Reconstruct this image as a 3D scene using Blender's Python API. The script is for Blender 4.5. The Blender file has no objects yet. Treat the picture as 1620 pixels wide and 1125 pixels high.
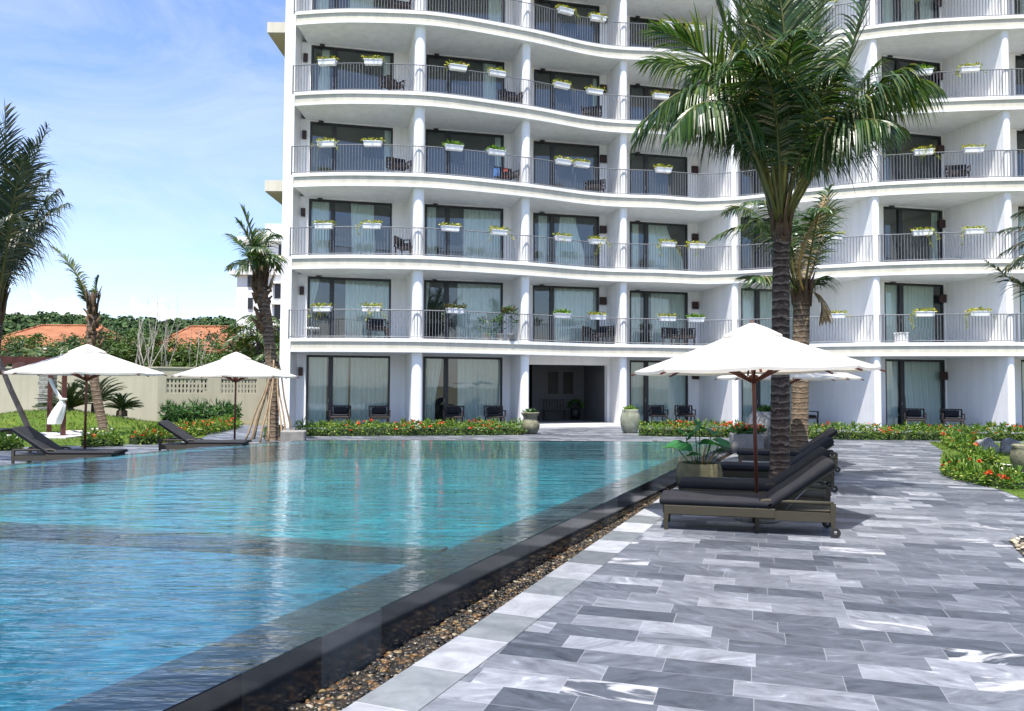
import bpy, math, random
from mathutils import Vector, Matrix, noise
random.seed(7)
R = math.radians
PI = math.pi
sc = bpy.context.scene
col = sc.collection
V = Vector
UP = V((0, 0, 1))

# ------------------------------------------------------------------ camera
FPX, CX, CY = 1260.0, 810.0, 562.5
TILT, ROLL, EYE = math.atan(0.0393), 0.006, V((0, 0, 1.65))
cf = V((0, math.cos(TILT), math.sin(TILT)))
cu0 = V((0, -math.sin(TILT), math.cos(TILT)))
cr = V((1, 0, 0)) * math.cos(ROLL) + cu0 * math.sin(ROLL)
cu = cu0 * math.cos(ROLL) - V((1, 0, 0)) * math.sin(ROLL)
cd = bpy.data.cameras.new('camera')
cam = bpy.data.objects.new('camera', cd)
col.objects.link(cam)
m = Matrix((cr, cu, -cf)).transposed().to_4x4()
m.translation = EYE
cam.matrix_world = m
cd.sensor_width = 36
cd.lens = 28.0
cd.clip_end = 5000
cd.clip_start = 0.05
sc.camera = cam


def ray(px, py):
    return cf + cr * ((px - CX) / FPX) - cu * ((py - CY) / FPX)


def at_z(px, py, z=0.0):
    r = ray(px, py)
    return EYE + r * ((z - EYE.z) / r.z)


def at_d(px, py, Y):
    r = ray(px, py)
    return EYE + r * (Y / r.y)


def vx(px, Y):
    """world X of a picture column at distance Y (near eye height)"""
    return at_d(px, 600, Y).x


# ------------------------------------------------------------------ helpers
class MB:
    def __init__(s):
        s.v, s.f, s.m, s.s = [], [], [], []

    def add(s, vs, fs, mi=0, smooth=False):
        n = len(s.v)
        s.v.extend([tuple(p) for p in vs])
        for f in fs:
            s.f.append(tuple(i + n for i in f))
            s.m.append(mi)
            s.s.append(smooth)

    def quad(s, a, b, c, d, mi=0):
        s.add([a, b, c, d], [(0, 1, 2, 3)], mi)

    def box(s, c, size, mi=0, rz=0.0, bev=0.0, M=None):
        hx, hy, hz = size[0] / 2, size[1] / 2, size[2] / 2
        T = Matrix.Translation(V(c)) @ (M if M is not None else Matrix.Rotation(rz, 4, 'Z'))
        b = min(bev, hx * .9, hy * .9, hz * .9)
        if b <= 0:
            vs = [T @ V((x * hx, y * hy, z * hz)) for x in (-1, 1) for y in (-1, 1) for z in (-1, 1)]
            s.add(vs, [(0, 1, 3, 2), (4, 6, 7, 5), (0, 4, 5, 1), (2, 3, 7, 6), (0, 2, 6, 4), (1, 5, 7, 3)], mi)
            return
        # chamfered box: 24 vertices
        idx, vs = {}, []
        for x in (-1, 1):
            for y in (-1, 1):
                for z in (-1, 1):
                    for a in range(3):
                        p = [x * (hx - b), y * (hy - b), z * (hz - b)]
                        p[a] = (x, y, z)[a] * (hx, hy, hz)[a]
                        idx[(x, y, z, a)] = len(vs)
                        vs.append(T @ V(p))
        fs = []
        for a in range(3):
            o = [i for i in range(3) if i != a]
            for sg in (-1, 1):
                q = []
                for (i, j) in ((-1, -1), (1, -1), (1, 1), (-1, 1)):
                    k = [0, 0, 0]
                    k[a] = sg; k[o[0]] = i; k[o[1]] = j
                    q.append(idx[(k[0], k[1], k[2], a)])
                fs.append(q)
        for a in range(3):
            b1, b2 = [i for i in range(3) if i != a]
            for i in (-1, 1):
                for j in (-1, 1):
                    k0 = [0, 0, 0]; k1 = [0, 0, 0]
                    k0[a] = -1; k1[a] = 1
                    for k in (k0, k1):
                        k[b1] = i; k[b2] = j
                    fs.append([idx[(*k0, b1)], idx[(*k1, b1)], idx[(*k1, b2)], idx[(*k0, b2)]])
        for x in (-1, 1):
            for y in (-1, 1):
                for z in (-1, 1):
                    fs.append([idx[(x, y, z, 0)], idx[(x, y, z, 1)], idx[(x, y, z, 2)]])
        s.add(vs, fs, mi)

    def tube(s, pts, rad, n=8, mi=0, cap=True, smooth=True):
        pts = [V(p) for p in pts]
        rs = rad if isinstance(rad, (list, tuple)) else [rad] * len(pts)
        vs, fs = [], []
        prev = None
        for i, p in enumerate(pts):
            t = (pts[min(i + 1, len(pts) - 1)] - pts[max(i - 1, 0)])
            if t.length < 1e-9:
                t = V((0, 0, 1))
            t.normalize()
            a = prev if prev is not None else (V((1, 0, 0)) if abs(t.x) < .9 else V((0, 1, 0)))
            a = a - t * a.dot(t)
            if a.length < 1e-6:
                a = V((0, 1, 0)) - t * t.y
            a.normalize()
            prev = a
            b = t.cross(a)
            for k in range(n):
                an = 2 * PI * k / n
                vs.append(p + (a * math.cos(an) + b * math.sin(an)) * rs[i])
        for i in range(len(pts) - 1):
            for k in range(n):
                k2 = (k + 1) % n
                fs.append((i * n + k, i * n + k2, (i + 1) * n + k2, (i + 1) * n + k))
        if cap:
            fs.append(tuple(range(n))[::-1])
            fs.append(tuple((len(pts) - 1) * n + k for k in range(n)))
        s.add(vs, fs, mi, smooth)

    def lathe(s, c, prof, n=24, mi=0, wob=0.0, smooth=True):
        c = V(c)
        vs, fs = [], []
        for i, (r, z) in enumerate(prof):
            for k in range(n):
                a = 2 * PI * k / n
                rr = r * (1 + wob * noise.noise(V((math.cos(a) * 2, math.sin(a) * 2, z * 3 + c.x))))
                vs.append(c + V((rr * math.cos(a), rr * math.sin(a), z)))
        for i in range(len(prof) - 1):
            for k in range(n):
                k2 = (k + 1) % n
                fs.append((i * n + k, i * n + k2, (i + 1) * n + k2, (i + 1) * n + k))
        fs.append(tuple(range(n))[::-1])
        fs.append(tuple((len(prof) - 1) * n + k for k in range(n)))
        s.add(vs, fs, mi, smooth)

    def poly_prism(s, poly, z0, z1, mi=0, mtop=None, mside=None):
        n = len(poly)
        A = sum(poly[i][0] * poly[(i + 1) % n][1] - poly[(i + 1) % n][0] * poly[i][1] for i in range(n))
        if A < 0:
            poly = poly[::-1]
        vs = [(p[0], p[1], z0) for p in poly] + [(p[0], p[1], z1) for p in poly]
        s.add(vs, [tuple(range(n, 2 * n))], mi if mtop is None else mtop)
        s.add(vs, [tuple(range(n))[::-1]], mi)
        s.add(vs, [(i, (i + 1) % n, n + (i + 1) % n, n + i) for i in range(n)], mi if mside is None else mside)

    def build(s, name, mats, parent=None):
        me = bpy.data.meshes.new(name)
        me.from_pydata(s.v, [], s.f)
        for mm in (mats if isinstance(mats, (list, tuple)) else [mats]):
            me.materials.append(mm)
        if any(s.m):
            me.polygons.foreach_set('material_index', s.m)
        me.polygons.foreach_set('use_smooth', s.s)
        me.update()
        o = bpy.data.objects.new(name, me)
        col.objects.link(o)
        if parent is not None:
            o.parent = parent
        return o


def empty(name, loc=(0, 0, 0), rz=0.0):
    o = bpy.data.objects.new(name, None)
    o.empty_display_size = .2
    col.objects.link(o)
    o.location = loc
    o.rotation_euler = (0, 0, rz)
    return o


def tag(o, label=None, cat=None, group=None, kind=None):
    for k, v in (('label', label), ('category', cat), ('group', group), ('kind', kind)):
        if v is not None:
            o[k] = v
    return o


def kids(o):
    return list(KID.get(o.name, []))


KID = {}


def index_kids():
    KID.clear()
    for o in col.objects:
        if o.parent is not None:
            KID.setdefault(o.parent.name, []).append(o)


def copy_tree(o, parent=None):
    c = o.copy()
    col.objects.link(c)
    c.parent = parent
    for ch in kids(o):
        copy_tree(ch, c)
    return c


# ------------------------------------------------------------------ materials
class NT:
    def __init__(s, name):
        s.mat = bpy.data.materials.new(name)
        s.mat.use_nodes = True
        s.nt = s.mat.node_tree
        s.nt.nodes.clear()
        s.out = s.nt.nodes.new('ShaderNodeOutputMaterial')

    def n(s, t, **kw):
        nd = s.nt.nodes.new('ShaderNode' + t)
        for k, v in kw.items():
            if k.startswith('_'):
                setattr(nd, k[1:], v)
            else:
                nd.inputs[k.replace('__', ' ')].default_value = v
        return nd

    def l(s, a, b):
        s.nt.links.new(a, b)

    def math(s, op, a, b=None, c=None):
        nd = s.nt.nodes.new('ShaderNodeMath')
        nd.operation = op
        for i, x in enumerate((a, b, c)):
            if x is None:
                continue
            if isinstance(x, (int, float)):
                nd.inputs[i].default_value = x
            else:
                s.l(x, nd.inputs[i])
        return nd.outputs[0]

    def mix(s, f, a, b, blend='MIX'):
        nd = s.nt.nodes.new('ShaderNodeMix')
        nd.data_type = 'RGBA'
        nd.blend_type = blend
        for sock, x in ((nd.inputs[0], f), (nd.inputs[6], a), (nd.inputs[7], b)):
            if isinstance(x, (int, float)):
                sock.default_value = x
            elif isinstance(x, (tuple, list)):
                sock.default_value = (*x[:3], 1)
            else:
                s.l(x, sock)
        return nd.outputs[2]

    def ramp(s, f, stops):
        nd = s.nt.nodes.new('ShaderNodeValToRGB')
        e = nd.color_ramp.elements
        while len(e) > 1:
            e.remove(e[-1])
        e[0].position = stops[0][0]
        e[0].color = (*stops[0][1], 1)
        for p, c in stops[1:]:
            x = e.new(p)
            x.color = (*c, 1)
        s.l(f, nd.inputs[0])
        return nd.outputs[0]

    def noise(s, scale, detail=4, rough=.55, vec=None, dist=0.0, out='Fac'):
        nd = s.n('TexNoise', Scale=scale, Detail=detail, Roughness=rough, Distortion=dist)
        if vec is not None:
            s.l(vec, nd.inputs['Vector'])
        return nd.outputs[out]

    def obj(s):
        return s.n('TexCoord').outputs['Object']

    def bump(s, h, strength=.3, dist=.02, normal=None):
        nd = s.n('Bump', Strength=strength, Distance=dist)
        s.l(h, nd.inputs['Height'])
        if normal is not None:
            s.l(normal, nd.inputs['Normal'])
        return nd.outputs[0]

    def pbsdf(s, color, rough=.6, normal=None, spec=.5, metal=0.0, coat=0.0):
        p = s.n('BsdfPrincipled')
        for k, x in (('Base Color', color), ('Roughness', rough), ('Specular IOR Level', spec), ('Metallic', metal), ('Coat Weight', coat)):
            if isinstance(x, (tuple, list)):
                p.inputs[k].default_value = (*x[:3], 1)
            elif isinstance(x, (int, float)):
                p.inputs[k].default_value = x
            else:
                s.l(x, p.inputs[k])
        if normal is not None:
            s.l(normal, p.inputs['Normal'])
        return p.outputs[0]

    def done(s, sh):
        s.l(sh, s.out.inputs['Surface'])
        return s.mat


def simple(name, c1, c2=None, scale=3.0, rough=.6, bumps=.15, bscale=None, spec=.4, metal=0.0, detail=5, bdist=.01):
    t = NT(name)
    co = t.obj()
    f = t.noise(scale, detail, .6, co)
    c2 = c2 or tuple(x * .82 for x in c1)
    colr = t.ramp(f, [(.3, c2), (.68, c1)])
    nrm = t.bump(t.noise(bscale or scale * 8, 4, .6, co), bumps, bdist) if bumps else None
    return t.done(t.pbsdf(colr, rough, nrm, spec, metal))


def leafmat(name, stops, rough=.42, trans=.25, spec=.4):
    """foliage: each leaf (mesh island) takes its own tone"""
    t = NT(name)
    rnd = t.n('NewGeometry').outputs['Random Per Island']
    c = t.ramp(rnd, stops)
    p = t.pbsdf(c, rough, None, spec)
    tr = t.n('BsdfTranslucent')
    t.l(t.mix(1.0, c, (1.0, 1.0, .45), 'MULTIPLY'), tr.inputs[0])
    mx = t.n('MixShader')
    mx.inputs[0].default_value = trans
    t.l(p, mx.inputs[1])
    t.l(tr.outputs[0], mx.inputs[2])
    return t.done(mx.outputs[0])


def plaster(name, c, dirt=.10):
    t = NT(name)
    co = t.obj()
    big = t.noise(.35, 5, .6, co)
    mp = t.n('Mapping')
    mp.inputs['Scale'].default_value = (2.2, 2.2, .18)
    t.l(co, mp.inputs[0])
    streak = t.noise(1.6, 5, .65, mp.outputs[0])
    f = t.math('MULTIPLY', t.math('ADD', big, streak), .5)
    colr = t.ramp(f, [(.33, tuple(x * (1 - dirt) for x in c)), (.6, c)])
    return t.done(t.pbsdf(colr, .75, t.bump(t.noise(60, 3, .5, co), .08, .004), .25))


M = {}
M['white'] = plaster('white_plaster', (.885, .88, .87), .15)
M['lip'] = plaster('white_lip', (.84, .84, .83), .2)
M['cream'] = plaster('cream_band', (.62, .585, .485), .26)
M['cream_wall'] = plaster('cream_wall', (.43, .405, .305), .2)
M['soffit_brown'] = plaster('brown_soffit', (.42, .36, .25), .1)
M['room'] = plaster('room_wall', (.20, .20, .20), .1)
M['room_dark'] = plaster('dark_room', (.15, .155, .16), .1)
M['frame'] = simple('dark_aluminium', (.022, .024, .028), None, 3, .38, 0, spec=.5)
M['rail'] = simple('grey_railing', (.16, .165, .18), None, 3, .45, 0, spec=.5)
M['lamp'] = simple('brown_lamp', (.045, .022, .018), None, 4, .5, 0)
M['boxwhite'] = simple('white_box', (.8, .8, .8), (.7, .7, .7), 3, .5, 0)
M['soil'] = simple('soil', (.05, .035, .025), None, 20, .9, .4)
M['wood'] = simple('dark_wood', (.035, .022, .018), (.018, .011, .009), 6, .5, .1)
M['redwood'] = simple('red_wood', (.11, .028, .016), (.06, .014, .009), 5, .45, .1)
M['pergola'] = simple('pergola_wood', (.12, .035, .025), (.06, .018, .014), 5, .6, .1)
M['cushion'] = simple('charcoal_cushion', (.017, .017, .021), (.011, .011, .014), 5, .75, .25, 240, spec=.25)
M['sling'] = simple('charcoal_sling', (.018, .019, .024), (.013, .014, .018), 6, .7, .2, 200, spec=.25)
M['wicker'] = None
M['metal'] = simple('grey_metal', (.22, .22, .22), None, 5, .4, 0, metal=.8)
M['rubber'] = simple('rubber', (.02, .02, .02), None, 5, .8, 0)
M['mossy'] = simple('mossy_pot', (.17, .15, .075), (.045, .045, .025), 3.2, .8, .5, 24, bdist=.02)
M['stone'] = simple('weathered_stone', (.25, .24, .16), (.07, .07, .04), 5, .85, .5, 24, bdist=.02)
M['stone_grey'] = simple('grey_stone', (.36, .35, .33), (.10, .10, .095), 4, .85, .6, 16, bdist=.03)
M['urn_pale'] = simple('pale_urn', (.30, .31, .24), (.15, .16, .10), 5, .8, .4, 24, bdist=.015)
M['block'] = simple('concrete_block', (.27, .26, .24), (.16, .155, .145), 4, .9, .4, 30)
M['step'] = simple('step_stone', (.55, .54, .52), (.42, .41, .40), 2, .7, .1)
M['picture'] = simple('dark_picture', (.03, .025, .02), (.012, .01, .01), 5, .5, 0)
M['bamboo'] = simple('bamboo_pole', (.33, .24, .14), (.19, .13, .075), 6, .7, .2)
M['propwood'] = simple('grey_prop', (.21, .17, .14), (.09, .07, .055), 6, .85, .3)
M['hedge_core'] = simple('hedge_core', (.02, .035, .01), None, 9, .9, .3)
M['bark'] = simple('tree_bark', (.12, .09, .06), (.06, .045, .03), 5, .9, .5, 20)
M['bare'] = simple('bare_branch', (.50, .46, .40), (.33, .30, .25), 5, .9, .2)
M['tileroof'] = None
M['cloth_white'] = simple('white_cloth', (.74, .75, .72), (.62, .63, .60), 4, .8, .1)
M['stepping'] = simple('pale_flag', (.62, .56, .50), (.45, .42, .38), 5, .85, .3)
M['room_item'] = simple('dark_furniture', (.02, .018, .017), None, 4, .5, 0)
M['far_white'] = plaster('far_white', (.80, .80, .79), .06)
M['blue_item'] = simple('blue_fabric', (.08, .20, .50), None, 4, .8, 0)
M['red_item'] = simple('red_fabric', (.45, .06, .04), None, 4, .8, 0)

M['palm_leaf'] = leafmat('palm_leaf', [(.0, (.012, .036, .010)), (.42, (.028, .074, .017)), (.76, (.066, .128, .027)), (.90, (.15, .18, .055)), (1, (.28, .22, .12))], .34, .30, .5)
M['palm_leaf_bright'] = leafmat('palm_leaf_bright', [(.0, (.03, .075, .012)), (.6, (.075, .15, .025)), (1, (.20, .22, .06))], .36, .32, .5)
M['palm_leaf_dark'] = leafmat('palm_leaf_dark', [(.0, (.010, .022, .012)), (.6, (.026, .048, .022)), (.88, (.07, .08, .035)), (1, (.20, .16, .09))], .38, .15, .5)
M['palm_leaf_light'] = leafmat('palm_leaf_light', [(.0, (.05, .08, .02)), (.6, (.10, .14, .035)), (1, (.24, .20, .08))], .45, .3)
M['palm_dry'] = leafmat('palm_dry', [(.0, (.16, .11, .06)), (.6, (.30, .22, .12)), (1, (.42, .34, .2))], .7, .2)
M['cycad'] = leafmat('cycad_leaf', [(.0, (.010, .030, .014)), (1, (.03, .07, .022))], .4, .12)
M['hedge'] = leafmat('hedge_leaf', [(.0, (.035, .085, .012)), (.5, (.085, .19, .022)), (.82, (.19, .30, .035)), (1, (.40, .42, .09))], .4, .35)
M['hedge_dark'] = leafmat('broad_leaf', [(.0, (.02, .06, .015)), (.7, (.05, .13, .03)), (1, (.10, .2, .04))], .4, .25)
M['blossom'] = leafmat('orange_blossom', [(.0, (.55, .05, .015)), (.6, (.75, .12, .03)), (1, (.8, .25, .10))], .6, .2)
M['vine'] = leafmat('yellow_vine', [(.0, (.12, .16, .015)), (.5, (.30, .36, .03)), (.85, (.50, .46, .05)), (1, (.30, .12, .03))], .5, .3)
M['fern'] = leafmat('bright_fern', [(.0, (.04, .12, .012)), (.6, (.13, .28, .02)), (1, (.25, .38, .04))], .5, .3)
M['redplant'] = leafmat('red_plant', [(.0, (.10, .02, .015)), (.5, (.05, .09, .02)), (1, (.18, .22, .06))], .5, .2)
M['lotus'] = leafmat('lotus_leaf', [(.0, (.018, .11, .03)), (.6, (.035, .17, .045)), (1, (.07, .22, .06))], .5, .35)
M['tree'] = leafmat('tree_leaf', [(.0, (.012, .032, .008)), (.6, (.035, .075, .015)), (1, (.08, .13, .028))], .5, .2)
M['tree_light'] = leafmat('tree_leaf_light', [(.0, (.025, .06, .01)), (.6, (.07, .13, .02)), (1, (.13, .19, .035))], .5, .25)
M['forest'] = leafmat('forest_crown', [(.0, (.02, .045, .016)), (.6, (.042, .080, .026)), (1, (.085, .125, .045))], .8, .0, .2)
M['grass'] = leafmat('grass_blade', [(.0, (.05, .095, .012)), (.6, (.10, .17, .02)), (1, (.20, .21, .045))], .6, .3)
M['leaf_stalk'] = simple('leaf_stalk', (.10, .105, .018), (.055, .06, .012), 5, .5, .1)
M['dry_stalk'] = simple('dry_stalk', (.42, .27, .05), (.22, .10, .04), 3, .6, .1)
M['sheath_pale'] = simple('old_leaf_base', (.19, .115, .06), (.07, .04, .022), 7, .85, .6, 30)
M['sheath'] = simple('palm_sheath', (.10, .06, .03), (.035, .02, .012), 9, .8, .6, 40)

# palm trunk: ring scars
def trunkmat(name, a, b, c):
    t = NT(name)
    co = t.obj()
    sep = t.n('SeparateXYZ'); t.l(co, sep.inputs[0])
    wob = t.noise(3.2, 4, .6, co)
    zz = t.math('ADD', sep.outputs[2], t.math('MULTIPLY', wob, .22))
    fr = t.math('FRACT', t.math('MULTIPLY', zz, 1 / .13))
    mq = t.n('Mapping'); mq.inputs['Scale'].default_value = (4, 4, 9); t.l(co, mq.inputs[0])
    patch = t.ramp(t.noise(1.6, 4, .65, mq.outputs[0], .6), [(.36, (.15, .15, .15)), (.62, (1, 1, 1))])
    ring = t.math('MULTIPLY', t.ramp(fr, [(.0, (1, 1, 1)), (.13, (.8, .8, .8)), (.24, (0, 0, 0)), (.9, (0, 0, 0)), (1, (.9, .9, .9))]), patch)
    groove = t.ramp(fr, [(.0, (1, 1, 1)), (.55, (1, 1, 1)), (.80, (.30, .30, .30)), (.92, (.55, .55, .55)), (1, (1, 1, 1))])
    mr = t.n('Mapping'); mr.inputs['Scale'].default_value = (1, 1, 2.4); t.l(co, mr.inputs[0])
    ns = t.noise(11, 6, .75, mr.outputs[0])
    base = t.ramp(ns, [(.3, a), (.55, b), (.72, c)])
    colr = t.mix(t.math('MULTIPLY', ring, .8), t.mix(.9, base, groove, 'MULTIPLY'), c)
    h = t.math('ADD', t.math('MULTIPLY', groove, .7), t.math('MULTIPLY', ns, .6))
    return t.done(t.pbsdf(colr, .9, t.bump(h, .7, .02), .2))
M['trunk'] = trunkmat('palm_trunk', (.030, .020, .015), (.075, .053, .040), (.24, .19, .15))
M['trunk_pale'] = trunkmat('palm_trunk_pale', (.055, .038, .025), (.13, .095, .065), (.30, .235, .17))

# wicker frame
t = NT('olive_wicker')
co = t.obj()
w1 = t.n('TexWave', Scale=42, Distortion=.6); t.l(co, w1.inputs[0])
w1.bands_direction = 'Z'
w2 = t.n('TexWave', Scale=42, Distortion=.6); t.l(co, w2.inputs[0])
w2.bands_direction = 'X'
ww = t.math('MULTIPLY', w1.outputs['Fac'], w2.outputs['Fac'])
colr = t.ramp(ww, [(.0, (.018, .0145, .008)), (.5, (.066, .056, .030)), (1, (.125, .108, .06))])
M['wicker'] = t.done(t.pbsdf(colr, .6, t.bump(ww, .5, .004), .4))
t = NT('dark_wicker')
co = t.obj()
w1 = t.n('TexWave', Scale=42, Distortion=.6); t.l(co, w1.inputs[0])
w1.bands_direction = 'Z'
colr = t.ramp(w1.outputs['Fac'], [(.0, (.018, .016, .012)), (1, (.07, .062, .045))])
M['wicker_dark'] = t.done(t.pbsdf(colr, .6, t.bump(w1.outputs['Fac'], .5, .004), .4))

# clay tile roof
t = NT('clay_roof')
co = t.obj()
w1 = t.n('TexWave', Scale=1.6, Distortion=.3); t.l(co, w1.inputs[0]); w1.bands_direction = 'X'
ns = t.noise(1.1, 5, .65, co)
c = t.ramp(ns, [(.3, (.36, .13, .06)), (.7, (.62, .25, .12))])
c = t.mix(t.math('MULTIPLY', w1.outputs['Fac'], .25), c, (.24, .09, .045))
M['tileroof'] = t.done(t.pbsdf(t.mix(1.0, c, (.66, .70, .74), 'MULTIPLY'), .85, t.bump(w1.outputs['Fac'], .6, .1), .2))

# umbrella cloth
t = NT('umbrella_cloth')
co = t.obj()
f = t.noise(5, 4, .6, co)
c = t.ramp(f, [(.3, (.66, .64, .595)), (.7, (.74, .72, .675))])
p = t.pbsdf(c, .85, t.bump(t.noise(4, 3, .5, co), .25, .02), .2)
tr = t.n('BsdfTranslucent'); tr.inputs[0].default_value = (.85, .74, .58, 1)
mx = t.n('MixShader'); mx.inputs[0].default_value = .38
t.l(p, mx.inputs[1]); t.l(tr.outputs[0], mx.inputs[2])
M['canopy'] = t.done(mx.outputs[0])

# window glass: thin sheet, lets light pass straight, mirrors by angle
def glass(name, tint, f0):
    t = NT(name)
    tr = t.n('BsdfTransparent'); tr.inputs[0].default_value = (*tint, 1)
    gl = t.n('BsdfGlossy', Roughness=.0); gl.inputs[0].default_value = (.95, 1, .98, 1)
    co = t.obj()
    b = t.bump(t.noise(.9, 2, .5, co), .03, .05)
    t.l(b, gl.inputs['Normal'])
    lw = t.n('LayerWeight', Blend=.25)
    fac = t.math('ADD', t.math('MULTIPLY', lw.outputs['Fresnel'], .8), f0)
    fac = t.math('MINIMUM', fac, 1.0)
    mx = t.n('MixShader')
    t.l(fac, mx.inputs[0]); t.l(tr.outputs[0], mx.inputs[1]); t.l(gl.outputs[0], mx.inputs[2])
    return t.done(mx.outputs[0])
M['glass'] = glass('window_glass', (.84, .955, .92), .10)

# curtain
t = NT('sheer_curtain')
c = (.86, .87, .86)
p = t.pbsdf(c, .85, None, .1)
tr = t.n('BsdfTranslucent'); tr.inputs[0].default_value = (.7, .74, .73, 1)
mx = t.n('MixShader'); mx.inputs[0].default_value = .14
t.l(p, mx.inputs[1]); t.l(tr.outputs[0], mx.inputs[2])
M['curtain'] = t.done(mx.outputs[0])

# paving: rows of grey marble tiles, running perpendicular to the pool edge
def paving(name, ang, tw, tl, ramp, white=.05):
    t = NT(name)
    co = t.obj()
    mp = t.n('Mapping'); mp.inputs['Rotation'].default_value = (0, 0, ang)
    t.l(co, mp.inputs[0])
    sep = t.n('SeparateXYZ'); t.l(mp.outputs[0], sep.inputs[0])
    u, v = sep.outputs[0], sep.outputs[1]
    row = t.math('FLOOR', t.math('DIVIDE', v, tw))
    wn = t.n('TexWhiteNoise', _noise_dimensions='1D'); t.l(row, wn.inputs['W'])
    wsep = t.n('SeparateColor'); t.l(wn.outputs['Color'], wsep.inputs[0])
    uo = t.math('ADD', t.math('MULTIPLY', t.math('DIVIDE', u, tl), t.math('ADD', t.math('MULTIPLY', wsep.outputs[1], .55), .72)), t.math('MULTIPLY', wn.outputs['Value'], 7.31))
    colm = t.math('FLOOR', uo)
    cb = t.n('CombineXYZ'); t.l(colm, cb.inputs[0]); t.l(row, cb.inputs[1])
    w2 = t.n('TexWhiteNoise', _noise_dimensions='2D'); t.l(cb.outputs[0], w2.inputs['Vector'])
    rnd = w2.outputs['Value']
    rc = w2.outputs['Color']
    # veining, moved per tile
    sc3 = t.n('VectorMath', _operation='SCALE'); t.l(rc, sc3.inputs[0]); sc3.inputs['Scale'].default_value = 40
    addv = t.n('VectorMath', _operation='ADD'); t.l(mp.outputs[0], addv.inputs[0]); t.l(sc3.outputs[0], addv.inputs[1])
    seprc = t.n('SeparateColor'); t.l(rc, seprc.inputs[0])
    vr = t.n('VectorRotate', _rotation_type='Z_AXIS'); t.l(addv.outputs[0], vr.inputs[0])
    t.l(t.math('MULTIPLY', t.math('SUBTRACT', seprc.outputs[1], .5), 1.6), vr.inputs['Angle'])
    m2 = t.n('Mapping'); m2.inputs['Scale'].default_value = (1.2, 3.0, 1)
    t.l(vr.outputs[0], m2.inputs[0])
    vein = t.noise(1.7, 8, .6, m2.outputs[0], 2.4)
    fine = t.noise(26, 5, .7, m2.outputs[0], .4)
    base = t.ramp(rnd, ramp)
    ve = t.ramp(vein, [(.30, (.50, .50, .53)), (.45, (.95, .95, .96)), (.60, (1.25, 1.25, 1.25)), (.70, (2.0, 2.0, 2.0)), (.78, (2.6, 2.6, 2.6))])
    c = t.mix(.9, base, ve, 'MULTIPLY')
    c = t.mix(.30, c, t.ramp(fine, [(.3, (.55, .55, .57)), (.7, (1.35, 1.35, 1.35))]), 'MULTIPLY')
    stain = t.noise(1.1, 6, .7, co)
    c = t.mix(.8, c, t.ramp(stain, [(.3, (.78, .78, .80)), (.65, (1.1, 1.1, 1.1))]), 'MULTIPLY')
    iswhite = t.math('GREATER_THAN', seprc.outputs[2], 1 - white)
    streak = t.ramp(t.noise(1.1, 5, .6, m2.outputs[0], 2.0), [(.5, (0, 0, 0)), (.58, (1, 1, 1))])
    c = t.mix(t.math('MULTIPLY', iswhite, streak), c, (.34, .34, .35))
    # joints
    fu = t.math('FRACT', uo); fv = t.math('FRACT', t.math('DIVIDE', v, tw))
    eu = t.math('MULTIPLY', t.math('MINIMUM', fu, t.math('SUBTRACT', 1.0, fu)), tl)
    ev = t.math('MULTIPLY', t.math('MINIMUM', fv, t.math('SUBTRACT', 1.0, fv)), tw)
    e = t.math('MINIMUM', eu, ev)
    joint = t.math('LESS_THAN', e, .0022)
    c = t.mix(t.math('MULTIPLY', joint, .5), c, (.33, .335, .345))
    h = t.math('ADD', t.math('MULTIPLY', t.math('MINIMUM', e, .006), 60), t.math('MULTIPLY', fine, .25))
    rough = t.math('ADD', t.math('MULTIPLY', fine, .25), .33)
    return t.done(t.pbsdf(c, rough, t.bump(h, .25, .004), .35))

EDGE = math.atan(.41)           # direction of the pool edge, from +Y towards +X
M['paving'] = paving('grey_marble_paving', R(17), .25, .52, [(.0, (.046, .054, .067)), (.28, (.078, .087, .102)), (.75, (.128, .138, .154)), (1, (.215, .226, .243))])
t = NT('paving_border')
co = t.obj()
mp = t.n('Mapping'); mp.inputs['Rotation'].default_value = (0, 0, EDGE)
t.l(co, mp.inputs[0])
sep = t.n('SeparateXYZ'); t.l(mp.outputs[0], sep.inputs[0])
vv = t.math('DIVIDE', sep.outputs[1], .60)
k = t.math('FLOOR', vv)
wn = t.n('TexWhiteNoise', _noise_dimensions='1D'); t.l(k, wn.inputs['W'])
alt = t.math('MODULO', t.math('ABSOLUTE', k), 2.0)
ns = t.noise(3, 6, .65, mp.outputs[0], 1.2)
g = t.ramp(ns, [(.3, (.11, .125, .135)), (.7, (.21, .225, .235))])
wh = t.ramp(ns, [(.3, (.23, .24, .26)), (.6, (.35, .36, .38))])
c = t.mix(alt, g, wh)
c = t.mix(.9, c, t.ramp(wn.outputs['Value'], [(0, (.55, .56, .57)), (1, (1.1, 1.1, 1.1))]), 'MULTIPLY')
c = t.mix(.7, c, t.ramp(t.noise(5, 6, .7, co), [(.3, (.72, .72, .72)), (.7, (1.15, 1.15, 1.15))]), 'MULTIPLY')
fr = t.math('FRACT', vv)
e = t.math('MULTIPLY', t.math('MINIMUM', fr, t.math('SUBTRACT', 1.0, fr)), .6)
c = t.mix(t.math('LESS_THAN', e, .003), c, (.40, .40, .41))
M['border'] = t.done(t.pbsdf(c, .45, t.bump(ns, .1, .004), .35))

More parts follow.
